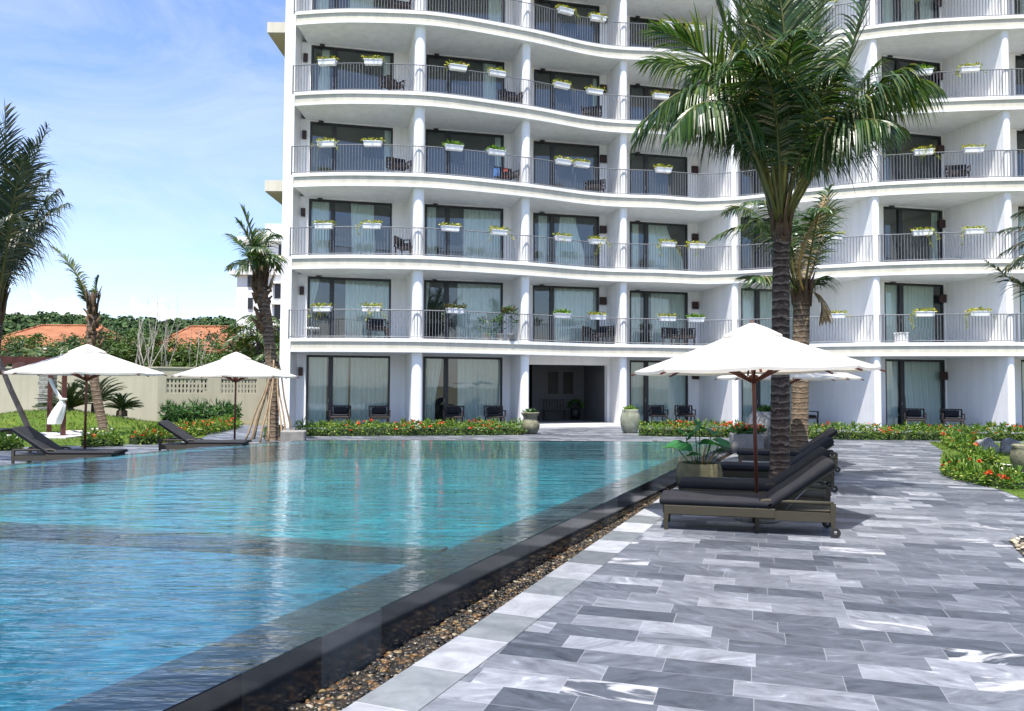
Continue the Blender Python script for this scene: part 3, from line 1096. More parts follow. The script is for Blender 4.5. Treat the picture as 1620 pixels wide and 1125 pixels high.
for i, b in enumerate(bays):
    mb = MB()
    for k in range(TOPK):
        z0, z1, zt = LZ(k) - .04, LZ(k + 1) - .5, wtop(k)
        if i == 2 and k == 0:
            continue
        wbox(mb, b, b['w1'], b['s1'] + .05, z0, z1, 0, .22)
        if b['w0'] - b['s0'] > .05:
            wbox(mb, b, b['s0'] - .05, b['w0'], z0, z1, 0, .22)
        wbox(mb, b, b['w0'], b['w1'], zt, z1, .002, .22)
    pbuild(mb, 'facade_wall', M['white'], hotel)
    # the rooms behind: side walls, back wall, floor
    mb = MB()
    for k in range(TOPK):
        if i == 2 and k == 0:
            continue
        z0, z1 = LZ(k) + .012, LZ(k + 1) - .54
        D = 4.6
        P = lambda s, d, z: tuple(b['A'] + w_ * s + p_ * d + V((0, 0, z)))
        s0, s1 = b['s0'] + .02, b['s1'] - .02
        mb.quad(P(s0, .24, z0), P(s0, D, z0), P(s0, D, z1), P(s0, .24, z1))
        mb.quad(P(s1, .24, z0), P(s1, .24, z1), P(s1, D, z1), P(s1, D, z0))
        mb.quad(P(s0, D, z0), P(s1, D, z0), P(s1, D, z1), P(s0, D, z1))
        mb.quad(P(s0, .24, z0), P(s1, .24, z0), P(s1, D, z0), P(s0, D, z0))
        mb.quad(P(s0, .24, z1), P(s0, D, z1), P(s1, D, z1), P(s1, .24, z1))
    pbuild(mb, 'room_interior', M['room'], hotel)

# windows: frame > pane, curtains
F, DR = 'full', 'drape'
CURT = {}
for k in (0,):
    CURT[(0, k)] = [(0, .02, .24), (0, .30, .50), (0, .525, .99)]
    CURT[(1, k)] = [(1, .03, .24, .03, .16), (0, .44, .99)]
    CURT[(3, k)] = [(0, .03, .26), (0, .33, .99)]
    CURT[(4, k)] = [(0, .02, .55), (0, .6, .98)]
    CURT[(5, k)] = [(0, .02, .26), (1, .32, .99, .40, .99)]
    CURT[(6, k)] = [(0, .02, .26), (0, .3, .98)]
CURT.update({
    (0, 1): [(1, .0, .14, .0, .02), (0, .45, .99)], (1, 1): [(1, .02, .08, .0, .04), (0, .43, .99)], (2, 1): [(0, .34, .97)], (3, 1): [(0, .03, .22), (0, .40, .98)], (4, 1): [(0, .03, .98)], (5, 1): [(0, .02, .28), (0, .33, .90)], (6, 1): [(0, .1, .9)],
    (0, 2): [(0, .04, .24), (1, .50, .78, .52, .80)], (1, 2): [(0, .04, .15), (0, .50, .97)], (2, 2): [(0, .10, .23), (1, .42, .66, .36, .80)], (3, 2): [(0, .08, .18), (1, .28, .66, .28, .96)], (4, 2): [(0, .6, .95)], (5, 2): [(0, .88, .98)], (6, 2): [(0, .05, .5)],
    (0, 3): [(0, .90, .98)], (1, 3): [(0, .90, .97)], (2, 3): [], (3, 3): [], (4, 3): [(0, .7, .97)], (5, 3): [(0, .02, .1)], (6, 3): [(0, .3, .9)],
    (0, 4): [(1, .13, .22, .08, .22), (0, .88, .96)], (1, 4): [(0, .74, .90)], (2, 4): [(0, .92, .985)], (3, 4): [], (4, 4): [(0, .1, .6)], (5, 4): [(0, .0, .05)], (6, 4): [],
    (0, 5): [(0, .05, .2), (0, .45, .75)], (1, 5): [(0, .8, .97)], (2, 5): [], (3, 5): [], (4, 5): [(0, .1, .5)], (5, 5): [(0, .05, .32), (0, .42, .62), (0, .72, .95)], (6, 5): [(0, .2, .9)],
})
for i, b in enumerate(bays):
    for k in range(TOPK):
        if i == 2 and k == 0:
            continue
        s0, s1, z0, z1 = b['w0'], b['w1'], LZ(k) + .01, wtop(k)
        W = s1 - s0
        mb = MB()
        fd0, fd1 = .05, .17
        fw = .075
        wbox(mb, b, s0, s0 + fw * 1.3, z0, z1, fd0, fd1)
        wbox(mb, b, s1 - fw, s1, z0, z1, fd0, fd1)
        wbox(mb, b, s0 + fw * 1.3, s1 - fw, z1 - fw * 1.2, z1, fd0, fd1)
        wbox(mb, b, s0 + fw * 1.3, s1 - fw, z0, z0 + .05, fd0, fd1)
        sm = s0 + W * .265
        wbox(mb, b, sm - .02, sm + .17, z0 + .05, z1 - fw * 1.2, fd0 - .02, fd1 - .01)
        win = pbuild(mb, 'window', M['frame'], hotel)
        mb = MB()
        P = lambda s, d, z: tuple(b['A'] + w_ * s + p_ * d + V((0, 0, z)))
        for (a, c) in ((s0 + fw * 1.3, sm - .02), (sm + .17, s1 - fw)):
            mb.quad(P(a, .10, z0 + .05), P(c, .10, z0 + .05), P(c, .10, z1 - fw * 1.2), P(a, .10, z1 - fw * 1.2))
        pbuild(mb, 'pane', M['glass'], win)
        mb = MB()
        c = b['A'] + w_ * (sm - .0) + p_ * (fd0 - .05)
        mb.box((c.x, c.y, z0 + 1.02), (.03, .03, .16), 0, WANG)
        pbuild(mb, 'door_handle', M['metal'], win)
        if k:
            c = b['A'] + w_ * (s0 + W * .13) - p_ * .06
            mb = MB(); mb.box((c.x, c.y, z1 - .02), (.20, .10, .07), 0, WANG, .012); mb.lathe((c.x, c.y - .03, z1 - .075), [(.035, 0), (.05, .04)], 8)
            pbuild(mb, 'door_lamp', M['frame'], win)
        for q in CURT.get((i, k), []):
            t0_, t1_ = s0 + W * q[1], s0 + W * q[2]
            if q[0] == 0:
                u0, u1 = t0_, t1_
            else:
                u0, u1 = s0 + W * q[3], s0 + W * q[4]
            mb = MB()
            nseg = max(8, int((t1_ - t0_) / .028))
            nz = 7
            vs, fs = [], []
            ph = random.uniform(0, 6)
            for zi in range(nz + 1):
                f = zi / nz
                z = z1 - .04 + (z0 + .03 - z1 + .04) * f
                g = f if q[0] == 0 else min(1, (f / .62)) ** 1.4
                a0, a1 = t0_ + (u0 - t0_) * g, t1_ + (u1 - t1_) * g
                for j in range(nseg + 1):
                    x = j / nseg
                    s = a0 + (a1 - a0) * x
                    ww = (t0_ + (t1_ - t0_) * x) * 2 * PI
                    d = .245 + .035 * math.sin(ww / .17 + ph) + .018 * math.sin(ww / .43 + ph * 2) + .015 * math.sin(3 * f + ww / .9)
                    vs.append(P(s, d, z))
            for zi in range(nz):
                for j in range(nseg):
                    a = zi * (nseg + 1) + j
                    fs.append((a, a + 1, a + nseg + 2, a + nseg + 1))
            mb.add(vs, fs, 0, True)
            pbuild(mb, 'curtain', M['curtain'], win)

# lobby behind the open bay on the ground floor
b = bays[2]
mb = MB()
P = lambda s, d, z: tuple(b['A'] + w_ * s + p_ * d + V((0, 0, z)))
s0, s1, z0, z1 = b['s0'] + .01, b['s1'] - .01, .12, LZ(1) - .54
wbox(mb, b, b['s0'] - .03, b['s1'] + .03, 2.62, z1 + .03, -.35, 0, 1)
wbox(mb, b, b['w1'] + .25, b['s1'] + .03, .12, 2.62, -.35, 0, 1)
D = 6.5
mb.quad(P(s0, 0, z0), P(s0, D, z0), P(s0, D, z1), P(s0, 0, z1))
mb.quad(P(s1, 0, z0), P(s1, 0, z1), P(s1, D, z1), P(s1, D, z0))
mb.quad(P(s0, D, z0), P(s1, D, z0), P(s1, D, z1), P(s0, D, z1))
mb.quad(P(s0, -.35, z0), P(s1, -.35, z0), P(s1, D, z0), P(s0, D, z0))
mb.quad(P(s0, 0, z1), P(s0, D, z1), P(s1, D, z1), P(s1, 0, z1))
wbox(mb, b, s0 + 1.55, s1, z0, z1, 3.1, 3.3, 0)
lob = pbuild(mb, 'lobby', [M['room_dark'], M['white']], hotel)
mb = MB()
wbox(mb, b, s0 + .1, s0 + 1.35, .13, 2.3, 6.4, 6.48)
pbuild(mb, 'lobby_door', M['room_item'], lob)

# entrance steps and patio floor
mb = MB()
fa, fb = fins[1][0] + w_ * .03, fins[2][0] - w_ * (fins[2][1] + .03)
for (z1, off) in ((.12, .2), (.06, .75)):
    a, c = fa - p_ * off, fb - p_ * off
    a2, c2 = b['A'] + w_ * b['s0'] - p_ * .35, b['A'] + w_ * b['s1'] - p_ * .35
    mb.poly_prism([(a.x, a.y), (c.x, c.y), (c2.x, c2.y), (a2.x, a2.y)], -.05, z1)
pbuild(mb, 'entrance_step', M['step'], hotel)

# railings, one for each bay and floor
for k in range(1, TOPK):
    z = LZ(k)
    ee = offset_edge(-.07)
    for i in range(7):
        xa = (pierR.x + .06) if i == 0 else fins[i - 1][0].x + .02
        xb = fins[i][0].x + (.0 if i < 6 else 0)
        pts = [p for p in ee if xa < p.x < xb]
        pa = V((xa, edge_y(xa) + .07, 0)); pb_ = V((xb, edge_y(xb) + .07, 0))
        pts = [pa] + pts + [pb_]
        mb = MB()
        mb.tube([p + V((0, 0, z + 1.1)) for p in pts], .02, 4, 0, True, False)
        mb.tube([p + V((0, 0, z + .07)) for p in pts], .016, 4, 0, True, False)
        L = [0]
        for a, c in zip(pts, pts[1:]):
            L.append(L[-1] + (c - a).length)
        nb = int(L[-1] / .115)
        for j in range(nb + 1):
            d = L[-1] * j / nb
            q = max(x for x in range(len(L) - 1) if L[x] <= d + 1e-9)
            f = (d - L[q]) / max(L[q + 1] - L[q], 1e-6)
            p = pts[q].lerp(pts[q + 1], f)
            r = .024 if j in (0, nb) else .0092
            mb.box((p.x, p.y, z + (.55 if r > .02 else .585)), (r * 2, r * 2, 1.14 if r > .02 else 1.03), 0)
        pbuild(mb, 'railing', M['rail'], hotel)

# wall lamps
for i, b in enumerate(bays):
    if LAMPPX[i] is None:
        continue
    for k in range(TOPK):
        if (i == 2 and k == 0):
            continue
        s = isect(b['A'], w_, V((0, 0, 0)), V((ray(LAMPPX[i], 612).x / ray(LAMPPX[i], 612).y, 1, 0)))
        s = max(min(s, b['s1'] - .2), b['s0'] + .12)
        c = b['A'] + w_ * s - p_ * .07
        mb = MB()
        wd = .18 if i == 0 else .30
        zc = LZ(k) + (2.02 if k else 2.2)
        mb.box((c.x, c.y, zc), (wd, .13, .34), 0, WANG, .012)
        pbuild(mb, 'wall_lamp', M['lamp'], hotel)

# dark pictures and plants in the lobby
b = bays[2]
for q, (sx) in enumerate((.62, .80)):
    s = b['s0'] + .01 + (b['s1'] - b['s0']) * sx
    c = b['A'] + w_ * s + p_ * 3.07
    t_ = empty('framed_picture', (c.x, c.y, 1.35))
    t_.rotation_euler = (0, 0, WANG)
    tag(t_, ['dark upright picture in the hotel lobby, the one nearer the doorway', 'dark upright picture in the hotel lobby, above the leafy pot plant'][q], 'picture', 'pictures in the lobby')
    mb = MB()
    for (cx_, cz, sx_, sz) in ((-.22, .5, .05, 1.05), (.22, .5, .05, 1.05), (0, 1.0, .39, .05), (0, 0.0, .39, .05)):
        mb.box((cx_, 0, cz), (sx_, .05, sz), 0)
    mb.build('frame', M['wood'], t_)
    mb = MB(); mb.box((0, .008, .5), (.38, .02, .94)); mb.build('canvas', M['picture'], t_)

# ------------------------------------------------------------------ foliage builders
def leaf(mb, p, d, n_, L, W, bend=.3, mi=0):
    """one pointed leaf of four faces from p along d"""
    d = d.normalized()
    s = d.cross(n_)
    if s.length < 1e-4:
        s = d.cross(V((.3, .7, .2)))
    s.normalize()
    nn = s.cross(d)
    m_ = p + d * L * .5 + nn * L * bend * .15
    e = p + d * L - V((0, 0, 1)) * L * bend * .4
    mb.add([p, m_ + s * W, e, m_ - s * W, m_ - nn * W * .25], [(0, 1, 4), (1, 2, 4), (2, 3, 4), (3, 0, 4)], mi, True)


def rdir(lo=-1.0, hi=1.0):
    z = random.uniform(lo, hi)
    a = random.uniform(0, 2 * PI)
    r = math.sqrt(max(0, 1 - z * z))
    return V((r * math.cos(a), r * math.sin(a), z))


# ------------------------------------------------------------------ flower boxes on the railings
ROWN = {1: 'lowest balcony row', 2: 'second row up', 3: 'third row up', 4: 'fourth row up', 5: 'topmost row'}
BAYN = ['left-end', 'second-from-left', 'third-from-left', 'fourth-from-left', 'palm-hidden', 'right-hand', 'outermost right']
BOXES = [
    (5, 2, 893, 'vine'), (5, 2, 945, 'low'), (5, 3, 1060, 'vine'), (5, 3, 1102, 'vine'), (5, 4, 1312, 'low'), (5, 5, 1478, 'vine'),
    (4, 0, 510, 'low'), (4, 0, 584, 'low'), (4, 1, 720, 'low'), (4, 1, 783, 'low'), (4, 2, 887, 'vine'), (4, 2, 940, 'low'), (4, 3, 1046, 'low'), (4, 5, 1467, 'fern'), (4, 5, 1542, 'vine'),
    (3, 0, 511, 'vine'), (3, 0, 585, 'low'), (3, 1, 715, 'fern'), (3, 1, 783, 'fern'), (3, 2, 890, 'low'), (3, 2, 919, 'low'), (3, 3, 1050, 'low'), (3, 5, 1467, 'vine'), (3, 5, 1546, 'low'),
    (2, 0, 509, 'low'), (2, 0, 585, 'vine'), (2, 1, 710, 'low'), (2, 1, 787, 'vine'), (2, 2, 890, 'low'), (2, 2, 944, 'vine'), (2, 3, 1056, 'vine'), (2, 3, 1103, 'vine'), (2, 4, 1321, 'low'), (2, 5, 1463, 'vine'), (2, 5, 1545, 'vine'),
    (1, 0, 508, 'vine'), (1, 0, 586, 'vine'), (1, 1, 719, 'red'), (1, 2, 889, 'fern'), (1, 2, 945, 'low'), (1, 3, 1056, 'low'), (1, 3, 1101, 'fern'), (1, 4, 1324, 'vine'), (1, 5, 1464, 'vine'), (1, 5, 1551, 'vine')]
LOOK = {'vine': 'trailing yellow-green vines', 'low': 'low yellow-green plants', 'fern': 'bushy bright ferns', 'red': 'reddish upright plants'}
for (k, i, px, st) in BOXES:
    q = tip_at(px)
    j = min(range(NS), key=lambda a: (EDGEP[a] - q).length)
    tn = (EDGEP[min(j + 1, NS)] - EDGEP[max(j - 1, 0)]).normalized()
    an = math.atan2(tn.y, tn.x)
    same = [x for x in BOXES if x[0] == k and x[1] == i]
    side = '' if len(same) == 1 else (', left one' if same.index((k, i, px, st)) == 0 else ', right one')
    o = empty('flower_box', (q.x, q.y, LZ(k) + 1.02), an)
    lab = f"white flower box with {LOOK[st]}{side} on {BAYN[i]} balcony, {ROWN[k]}"
    tag(o, lab, 'flower box', 'flower boxes hung on the balcony railings')
    mb = MB()
    w2, dpt, hh = .35, .12, .19
    # tapered trough
    for (a, c) in ((0, 0),):
        vs = []
        for z, f in ((0, .88), (hh, 1.0)):
            for sx, sy in ((-1, -1), (1, -1), (1, 1), (-1, 1)):
                vs.append((sx * w2 * (f + (1 - f) * .5), sy * dpt * f, z))
        mb.add(vs, [(0, 3, 2, 1), (0, 1, 5, 4), (1, 2, 6, 5), (2, 3, 7, 6), (3, 0, 4, 7)])
    mb.box((0, -dpt - .004, hh - .014), (w2 * 2 + .03, .02, .028)); mb.box((0, dpt + .004, hh - .014), (w2 * 2 + .03, .02, .028))
    mb.build('trough', M['boxwhite'], o)
    mb = MB(); mb.quad((-.34, -.11, hh - .03), (.34, -.11, hh - .03), (.34, .11, hh - .03), (-.34, .11, hh - .03)); mb.build('soil', M['soil'], o)
    mb = MB()
    rr = random.Random(px * 7 + k)
    if st in ('vine', 'low', 'red'):
        for _ in range(110 if st != 'red' else 190):
            p = V((random.uniform(-.40, .40), random.uniform(-.14, .14), hh + random.uniform(-.02, .09)))
            leaf(mb, p, rdir(-.1, .9), rdir(), random.uniform(.06, .16) * (1.5 if st == 'red' else 1), random.uniform(.02, .036))
        if st != 'low' or rr.random() < .4:
            for _ in range(rr.randint(2, 4) if st == 'vine' else 1):
                x0 = rr.choice([-.38, .38, rr.uniform(-.4, .4), -.42])
                ln = rr.uniform(.2, .6) * (1.15 if k <= 2 else .9)
                y0 = -.15
                pts = [V((x0 + .06 * math.sin(u * 5 + x0 * 9) + (x0 * .3) * u, y0 - .04 * math.sin(u * 2), hh - ln * u)) for u in [a / 8 for a in range(9)]]
                mb.tube(pts, .004, 3)
                for u in range(int(ln * 38)):
                    p = pts[min(8, int(random.random() * 9))] + V((random.uniform(-.05, .05), random.uniform(-.04, .04), random.uniform(-.05, .05)))
                    leaf(mb, p, rdir(-.9, .4), rdir(), random.uniform(.05, .10), random.uniform(.015, .028))
    else:
        for _ in range(150):
            p = V((random.uniform(-.28, .28), random.uniform(-.09, .09), hh))
            d = rdir(.2, 1.0)
            d.x += p.x * 1.2
            leaf(mb, p, d, rdir(), random.uniform(.15, .36), random.uniform(.014, .03), .7)
    mb.build('plants', M['fern'] if st == 'fern' else (M['redplant'] if st == 'red' else M['vine']), o)

# bushy plants filling the middle of one lowest balcony
q = tip_at(790)
o = empty('balcony_bush', (q.x, q.y + .25, LZ(1)))
tag(o, 'leafy vine bush with dark red top behind second-from-left railing, lowest balcony row', 'plant')
mb = MB()
for _ in range(700):
    x = random.uniform(-.85, .75)
    zt = .95 + .25 * math.sin(x * 3) + (.15 if x > .2 else 0)
    p = V((x, random.uniform(-.3, .15), random.uniform(.15 if random.random() < .3 else .75, zt + .1)))
    if noise.noise(p * 2.2) < -.05 and random.random() < .8:
        continue
    leaf(mb, p, rdir(-.6, .9), rdir(), random.uniform(.06, .15), random.uniform(.02, .04))
mb.build('leaves', M['hedge_dark'], o)
mb = MB()
for _ in range(130):
    leaf(mb, V((.33 + random.uniform(-.2, .2), random.uniform(-.25, .1), 1.18 + random.uniform(-.06, .08))), rdir(.0, 1), rdir(), random.uniform(.1, .24), random.uniform(.02, .04))
mb.build('red_leaves', M['redplant'], o)
mb = MB()
for x in (-.5, 0, .45):
    mb.lathe((x, -.05, 0), [(.12, 0), (.17, .25), (.18, .28), (.15, .28)], 12)
    mb.tube([(x, -.05, .25), (x + .05, -.08, .6), (x - .04, -.05, 1.0)], .012, 5)
mb.build('pots', M['stone_grey'], o)

# ------------------------------------------------------------------ chairs
def make_chair():
    o = empty('armchair', (0, 0, 0))
    tag(o, 'dark wooden armchair', 'armchair')
    mb = MB(); mb.box((0, 0, .36), (.62, .60, .07), 0, 0, .01); mb.build('seat', M['wood'], o)
    mb = MB(); mb.box((0, 0, .43), (.54, .52, .07), 0, 0, .025); mb.build('seat_cushion', M['cushion'], o)
    mb = MB()
    mb.box((0, .29, .76), (.70, .05, .05)); mb.box((0, .29, .50), (.66, .03, .04))
    for x in (-.24, -.12, 0, .12, .24):
        mb.box((x, .29, .63), (.035, .025, .24))
    for x in (-.335, .335):
        mb.box((x, .29, .56), (.05, .05, .40))
    mb.build('backrest', M['wood'], o)
    for sx in (-1, 1):
        mb = MB(); mb.box((sx * .335, 0, .60), (.06, .56, .035)); mb.box((sx * .335, -.255, .48), (.045, .045, .21)); mb.build('arm', M['wood'], o)
        for sy in (-1, 1):
            mb = MB(); mb.box((sx * .30, sy * .27, .165), (.05, .05, .33)); mb.build('leg', M['wood'], o)
    mb = MB()
    vs = []
    mb.box((0, .19, .60), (.48, .10, .26), 0, 0, .04)
    mb.build('back_cushion', M['cushion'], o)
    return o


chair0 = make_chair()
index_kids()
used = [False]


def place_chair(px, dd, k, label, group, rot=0.0):
    o = chair0 if not used[0] else copy_tree(chair0)
    used[0] = True
    q = tip_at(px)
    r = ray(px, 612)
    f = r.x / r.y
    Y = q.y + dd
    o.location = (f * Y, Y, LZ(k) + (.0 if k else 0.02))
    o.rotation_euler = (0, 0, WANG * .6 + rot)
    o.scale = (1.12, 1.12, 1.06)
    tag(o, label, 'armchair', group)


GP, GB = 'armchairs on the ground floor patios', 'armchairs on the balconies'
place_chair(539, 1.0, 0, 'dark wooden armchair in front of the leftmost ground-floor window, nearer its mullion', GP)
place_chair(601, 1.0, 0, 'dark wooden armchair at the right edge of the leftmost ground-floor window', GP, .1)
place_chair(718, 1.1, 0, 'dark wooden armchair before the dark gap of the second ground-floor window', GP, -.15)
place_chair(783, 1.1, 0, 'dark wooden armchair at the right edge of the second ground-floor window', GP, .08)
place_chair(1040, 1.2, 0, 'dark wooden armchair just right of the pale urn, left of a pair', GP)
place_chair(1084, 1.2, 0, 'dark wooden armchair of the pair behind the front umbrella, right of the pair', GP, -.1)
place_chair(1213, 1.3, 0, 'dark armchair partly hidden behind the big palm trunk, left side', GP)
place_chair(1275, 1.3, 0, 'dark armchair half hidden just right of the two palm trunks', GP, .3)
place_chair(1446, .9, 0, 'dark wooden armchair at the middle of the rightmost patio window', GP, -.5)
place_chair(1506, .9, 0, 'dark wooden armchair at the right edge of the rightmost patio window', GP, -.5)
place_chair(597, .7, 1, 'dark armchair on left-end balcony, lowest balcony row', GB, .2)
place_chair(953, .8, 1, 'dark armchair on third-from-left balcony, lowest row, right of its pair', GB, -.7)
place_chair(938, 1.3, 1, 'dark armchair on third-from-left balcony, lowest row, left of its pair', GB, .9)
place_chair(1066, .9, 1, 'dark armchair on fourth-from-left balcony, lowest row, left of its pair', GB, .3)
place_chair(1086, 1.0, 1, 'dark armchair on fourth-from-left balcony, lowest row, right of its pair', GB, -.4)
place_chair(640, .6, 2, 'dark armchair low behind left-end railing, second balcony row', GB, 1.2)
place_chair(627, .6, 3, 'dark armchair behind left-end railing, third balcony row', GB, .4)
place_chair(800, .7, 3, 'dark armchair behind second-from-left railing, third balcony row', GB, .4)
place_chair(940, .8, 3, 'dark armchair behind third-from-left railing, third balcony row', GB, -.5)
place_chair(615, .5, 4, 'dark armchair behind left-end railing, fourth balcony row', GB, .6)
place_chair(805, .6, 4, 'dark armchair behind second-from-left railing, fourth balcony row', GB, .3)
place_chair(935, .7, 4, 'dark armchair behind third-from-left railing, fourth balcony row', GB, -.4)
place_chair(626, .6, 5, 'dark armchair behind left-end railing, topmost balcony row', GB, .2)
place_chair(1520, .7, 3, 'dark armchair behind right-hand railing, third balcony row', GB, -.4)

# pot plant and bench in the lobby
b = bays[2]
c = b['A'] + w_ * (b['s0'] + (b['s1'] - b['s0']) * .84) + p_ * 2.4
o = empty('pot_plant', (c.x, c.y, .12))
tag(o, 'rounded green pot plant under the pictures in the hotel lobby', 'plant')
mb = MB(); mb.lathe((0, 0, 0), [(.17, 0), (.24, .25), (.25, .5), (.22, .52)], 16); mb.build('pot', M['room_item'], o)
mb = MB()
for _ in range(260):
    v = rdir(-.2, 1)
    leaf(mb, V((v.x * .3, v.y * .3, .62 + v.z * .25)), v, rdir(), random.uniform(.1, .2), .03)
mb.build('leaves', M['hedge_dark'], o)
c = b['A'] + w_ * (b['s0'] + (b['s1'] - b['s0']) * .60) + p_ * 2.5
o = empty('lobby_bench', (c.x, c.y, .12), WANG)
tag(o, 'dark wooden bench with a spindle back in the hotel lobby', 'bench')
mb = MB(); mb.box((0, 0, .42), (1.1, .45, .06), 0, 0, .01); mb.build('seat', M['wood'], o)
mb = MB()
for k in range(8):
    mb.box((-.49 + k * .14, .2, .68), (.03, .03, .46))
mb.box((0, .2, .92), (1.1, .05, .06)); mb.build('backrest', M['wood'], o)
for sx in (-.5, .5):
    for sy in (-.18, .18):
        mb = MB(); mb.box((sx, sy, .195), (.06, .06, .39)); mb.build('leg', M['wood'], o)

# small things on balconies
q = tip_at(1437); o = empty('plastic_bin', (q.x, q.y + .5, LZ(1)))
tag(o, 'white square bin behind right-hand railing, lowest balcony row', 'bin')
mb = MB(); mb.box((0, 0, .19), (.40, .32, .38), 0, .2, .02); mb.build('bin_body', M['boxwhite'], o)
mb = MB(); mb.box((0, 0, .40), (.44, .36, .04), 0, .2, .012); mb.build('rim', M['boxwhite'], o)
q = tip_at(486); o = empty('side_table', (q.x, q.y + .55, LZ(1)))
tag(o, 'low white round table behind left-end railing, lowest balcony row', 'table')
mb = MB(); mb.lathe((0, 0, .40), [(.30, 0), (.31, .015), (.31, .03), (.29, .04)], 20); mb.build('table_top', M['boxwhite'], o)
mb = MB(); mb.lathe((0, 0, 0), [(.18, 0), (.17, .02), (.03, .05), (.025, .40)], 14); mb.build('pedestal', M['boxwhite'], o)
for (px, mm, nm) in ((783, 'blue_item', 'blue towel hanging on a balcony armchair, third row up'), (796, 'red_item', 'red towel hanging on a balcony armchair, third row up')):
    q = tip_at(px)
    mb = MB()
    vs = []
    for a in range(6):
        for c in range(5):
            vs.append((q.x + (a / 5 - .5) * .26, q.y + .42 + .03 * math.sin(a * 1.7) + .02 * c / 4, LZ(3) + .62 - .34 * c / 4 + .01 * math.sin(a * 2)))
    mb.add(vs, [(a * 5 + c, a * 5 + c + 1, a * 5 + c + 6, a * 5 + c + 5) for a in range(5) for c in range(4)], 0, True)
    tag(mb.build('towel', M[mm]), nm, 'towel')

# ------------------------------------------------------------------ umbrellas
def make_umbrella():
    o = empty('umbrella', (0, 0, 0))
    tag(o, 'white umbrella', 'umbrella')
    NR, RR, ZR, ZT, RV = 8, 1.49, 1.89, 2.32, .36
    mb = MB()
    rows = 6
    vs, fs = [], []
    per = 6
    for j in range(rows + 1):
        f = j / rows
        r = RV * .8 + (RR - RV * .8) * f
        z = ZT - (ZT - ZR) * (f ** .94)
        for k in range(NR):
            a0, a1 = 2 * PI * k / NR, 2 * PI * (k + 1) / NR
            A, B = V((r * math.cos(a0), r * math.sin(a0), z)), V((r * math.cos(a1), r * math.sin(a1), z))
            for q in range(per):
                u = q / per
                p = A.lerp(B, u)
                sag = math.sin(u * PI) * (.016 + .022 * f)
                # panels pull in between the ribs
                p = p - V((p.x, p.y, 0)).normalized() * sag * .35 - V((0, 0, sag * .55))
                vs.append(p)
    n = NR * per
    for j in range(rows):
        for k in range(n):
            k2 = (k + 1) % n
            fs.append((j * n + k, j * n + k2, (j + 1) * n + k2, (j + 1) * n + k))
    mb.add(vs, fs, 0, False)
    # hem
    base = rows * n
    hem = [vs[base + k] - V((0, 0, .035)) for k in range(n)]
    mb.add([vs[base + k] for k in range(n)] + hem, [(k, (k + 1) % n, n + (k + 1) % n, n + k) for k in range(n)], 0)
    can = mb.build('canopy', M['canopy'], o)
    mb = MB()
    vs, fs = [], []
    for j, (r, z) in enumerate(((.02, ZT + .16), (.2, ZT + .085), (RV, ZT + .0), (RV + .005, ZT - .05))):
        for k in range(NR * 2):
            a = 2 * PI * k / (NR * 2)
            rr = r * (1 if k % 2 == 0 else math.cos(PI / NR) * .99)
            vs.append((rr * math.cos(a), rr * math.sin(a), z - (.01 if k % 2 else 0) * j / 2))
    n2 = NR * 2
    for j in range(3):
        for k in range(n2):
            fs.append((j * n2 + k, j * n2 + (k + 1) % n2, (j + 1) * n2 + (k + 1) % n2, (j + 1) * n2 + k))
    mb.add(vs, fs)
    mb.build('vent', M['canopy'], can)
    mb = MB(); mb.tube([(0, 0, .05), (0, 0, 2.44)], .024, 12); mb.build('pole', M['redwood'], o)
    mb = MB(); mb.lathe((0, 0, 2.44), [(.012, 0), (.03, .02), (.03, .05), (.01, .07)], 10); mb.build('finial', M['redwood'], o)
    mb = MB(); mb.lathe((0, 0, 1.72), [(.035, 0), (.06, .01), (.06, .09), (.035, .10)], 12); hub = mb.build('hub', M['redwood'], o)
    for k in range(NR):
        a = 2 * PI * k / NR
        d = V((math.cos(a), math.sin(a), 0))
        t_ = V((-d.y, d.x, 0)) * .012
        mb = MB()
        A, B = d * .05 + V((0, 0, ZT + .0)), d * (RR + .05) + V((0, 0, ZR - .045))
        dz = V((0, 0, .035))
        mb.add([A - t_ - dz, A + t_ - dz, A + t_, A - t_, B - t_ - dz * .6, B + t_ - dz * .6, B + t_, B - t_], [(0, 1, 2, 3), (4, 7, 6, 5), (0, 4, 5, 1), (1, 5, 6, 2), (2, 6, 7, 3), (3, 7, 4, 0)])
        rib = mb.build('rib', M['redwood'], o)
        A, B = d * .06 + V((0, 0, 1.77)), d * .72 + V((0, 0, ZT - (ZT - ZR) * .40 - .04))
        mb = MB()
        t2 = t_ * 1.1
        mb.add([A - t2 - dz, A + t2 - dz, A + t2, A - t2, B - t2 - dz, B + t2 - dz, B + t2, B - t2], [(0, 1, 2, 3), (4, 7, 6, 5), (0, 4, 5, 1), (1, 5, 6, 2), (2, 6, 7, 3), (3, 7, 4, 0)])
        mb.build('strut', M['redwood'], rib)
    mb = MB(); mb.lathe((0, 0, 0), [(.26, 0), (.27, .01), (.27, .05), (.25, .07), (.05, .075), (.035, .30), (.027, .31)], 24); mb.build('base', M['stone_grey'], o)
    return o


um0 = make_umbrella()
index_kids()
UG = 'white umbrellas by the pool'
for j, (px, Y, rz, lab) in enumerate([
        (1197, 10.05, -14, 'large white umbrella nearest the camera, over the front right loungers'),
        (1246, 17.3, 30, 'white umbrella partly hidden behind the front umbrella and palm trunk'),
        (137, 16.5, 20, 'white umbrella over the left lounger, beside the tied white curtain'),
        (373, 19.9, 8, 'white umbrella left of the hotel corner, before the lattice wall')]):
    o = um0 if j == 0 else copy_tree(um0)
    o.location = (vx(px, Y), Y, 0)
    o.rotation_euler = (0, 0 if j else R(-1.2), R(rz))
    tag(o, lab, 'umbrella', UG)

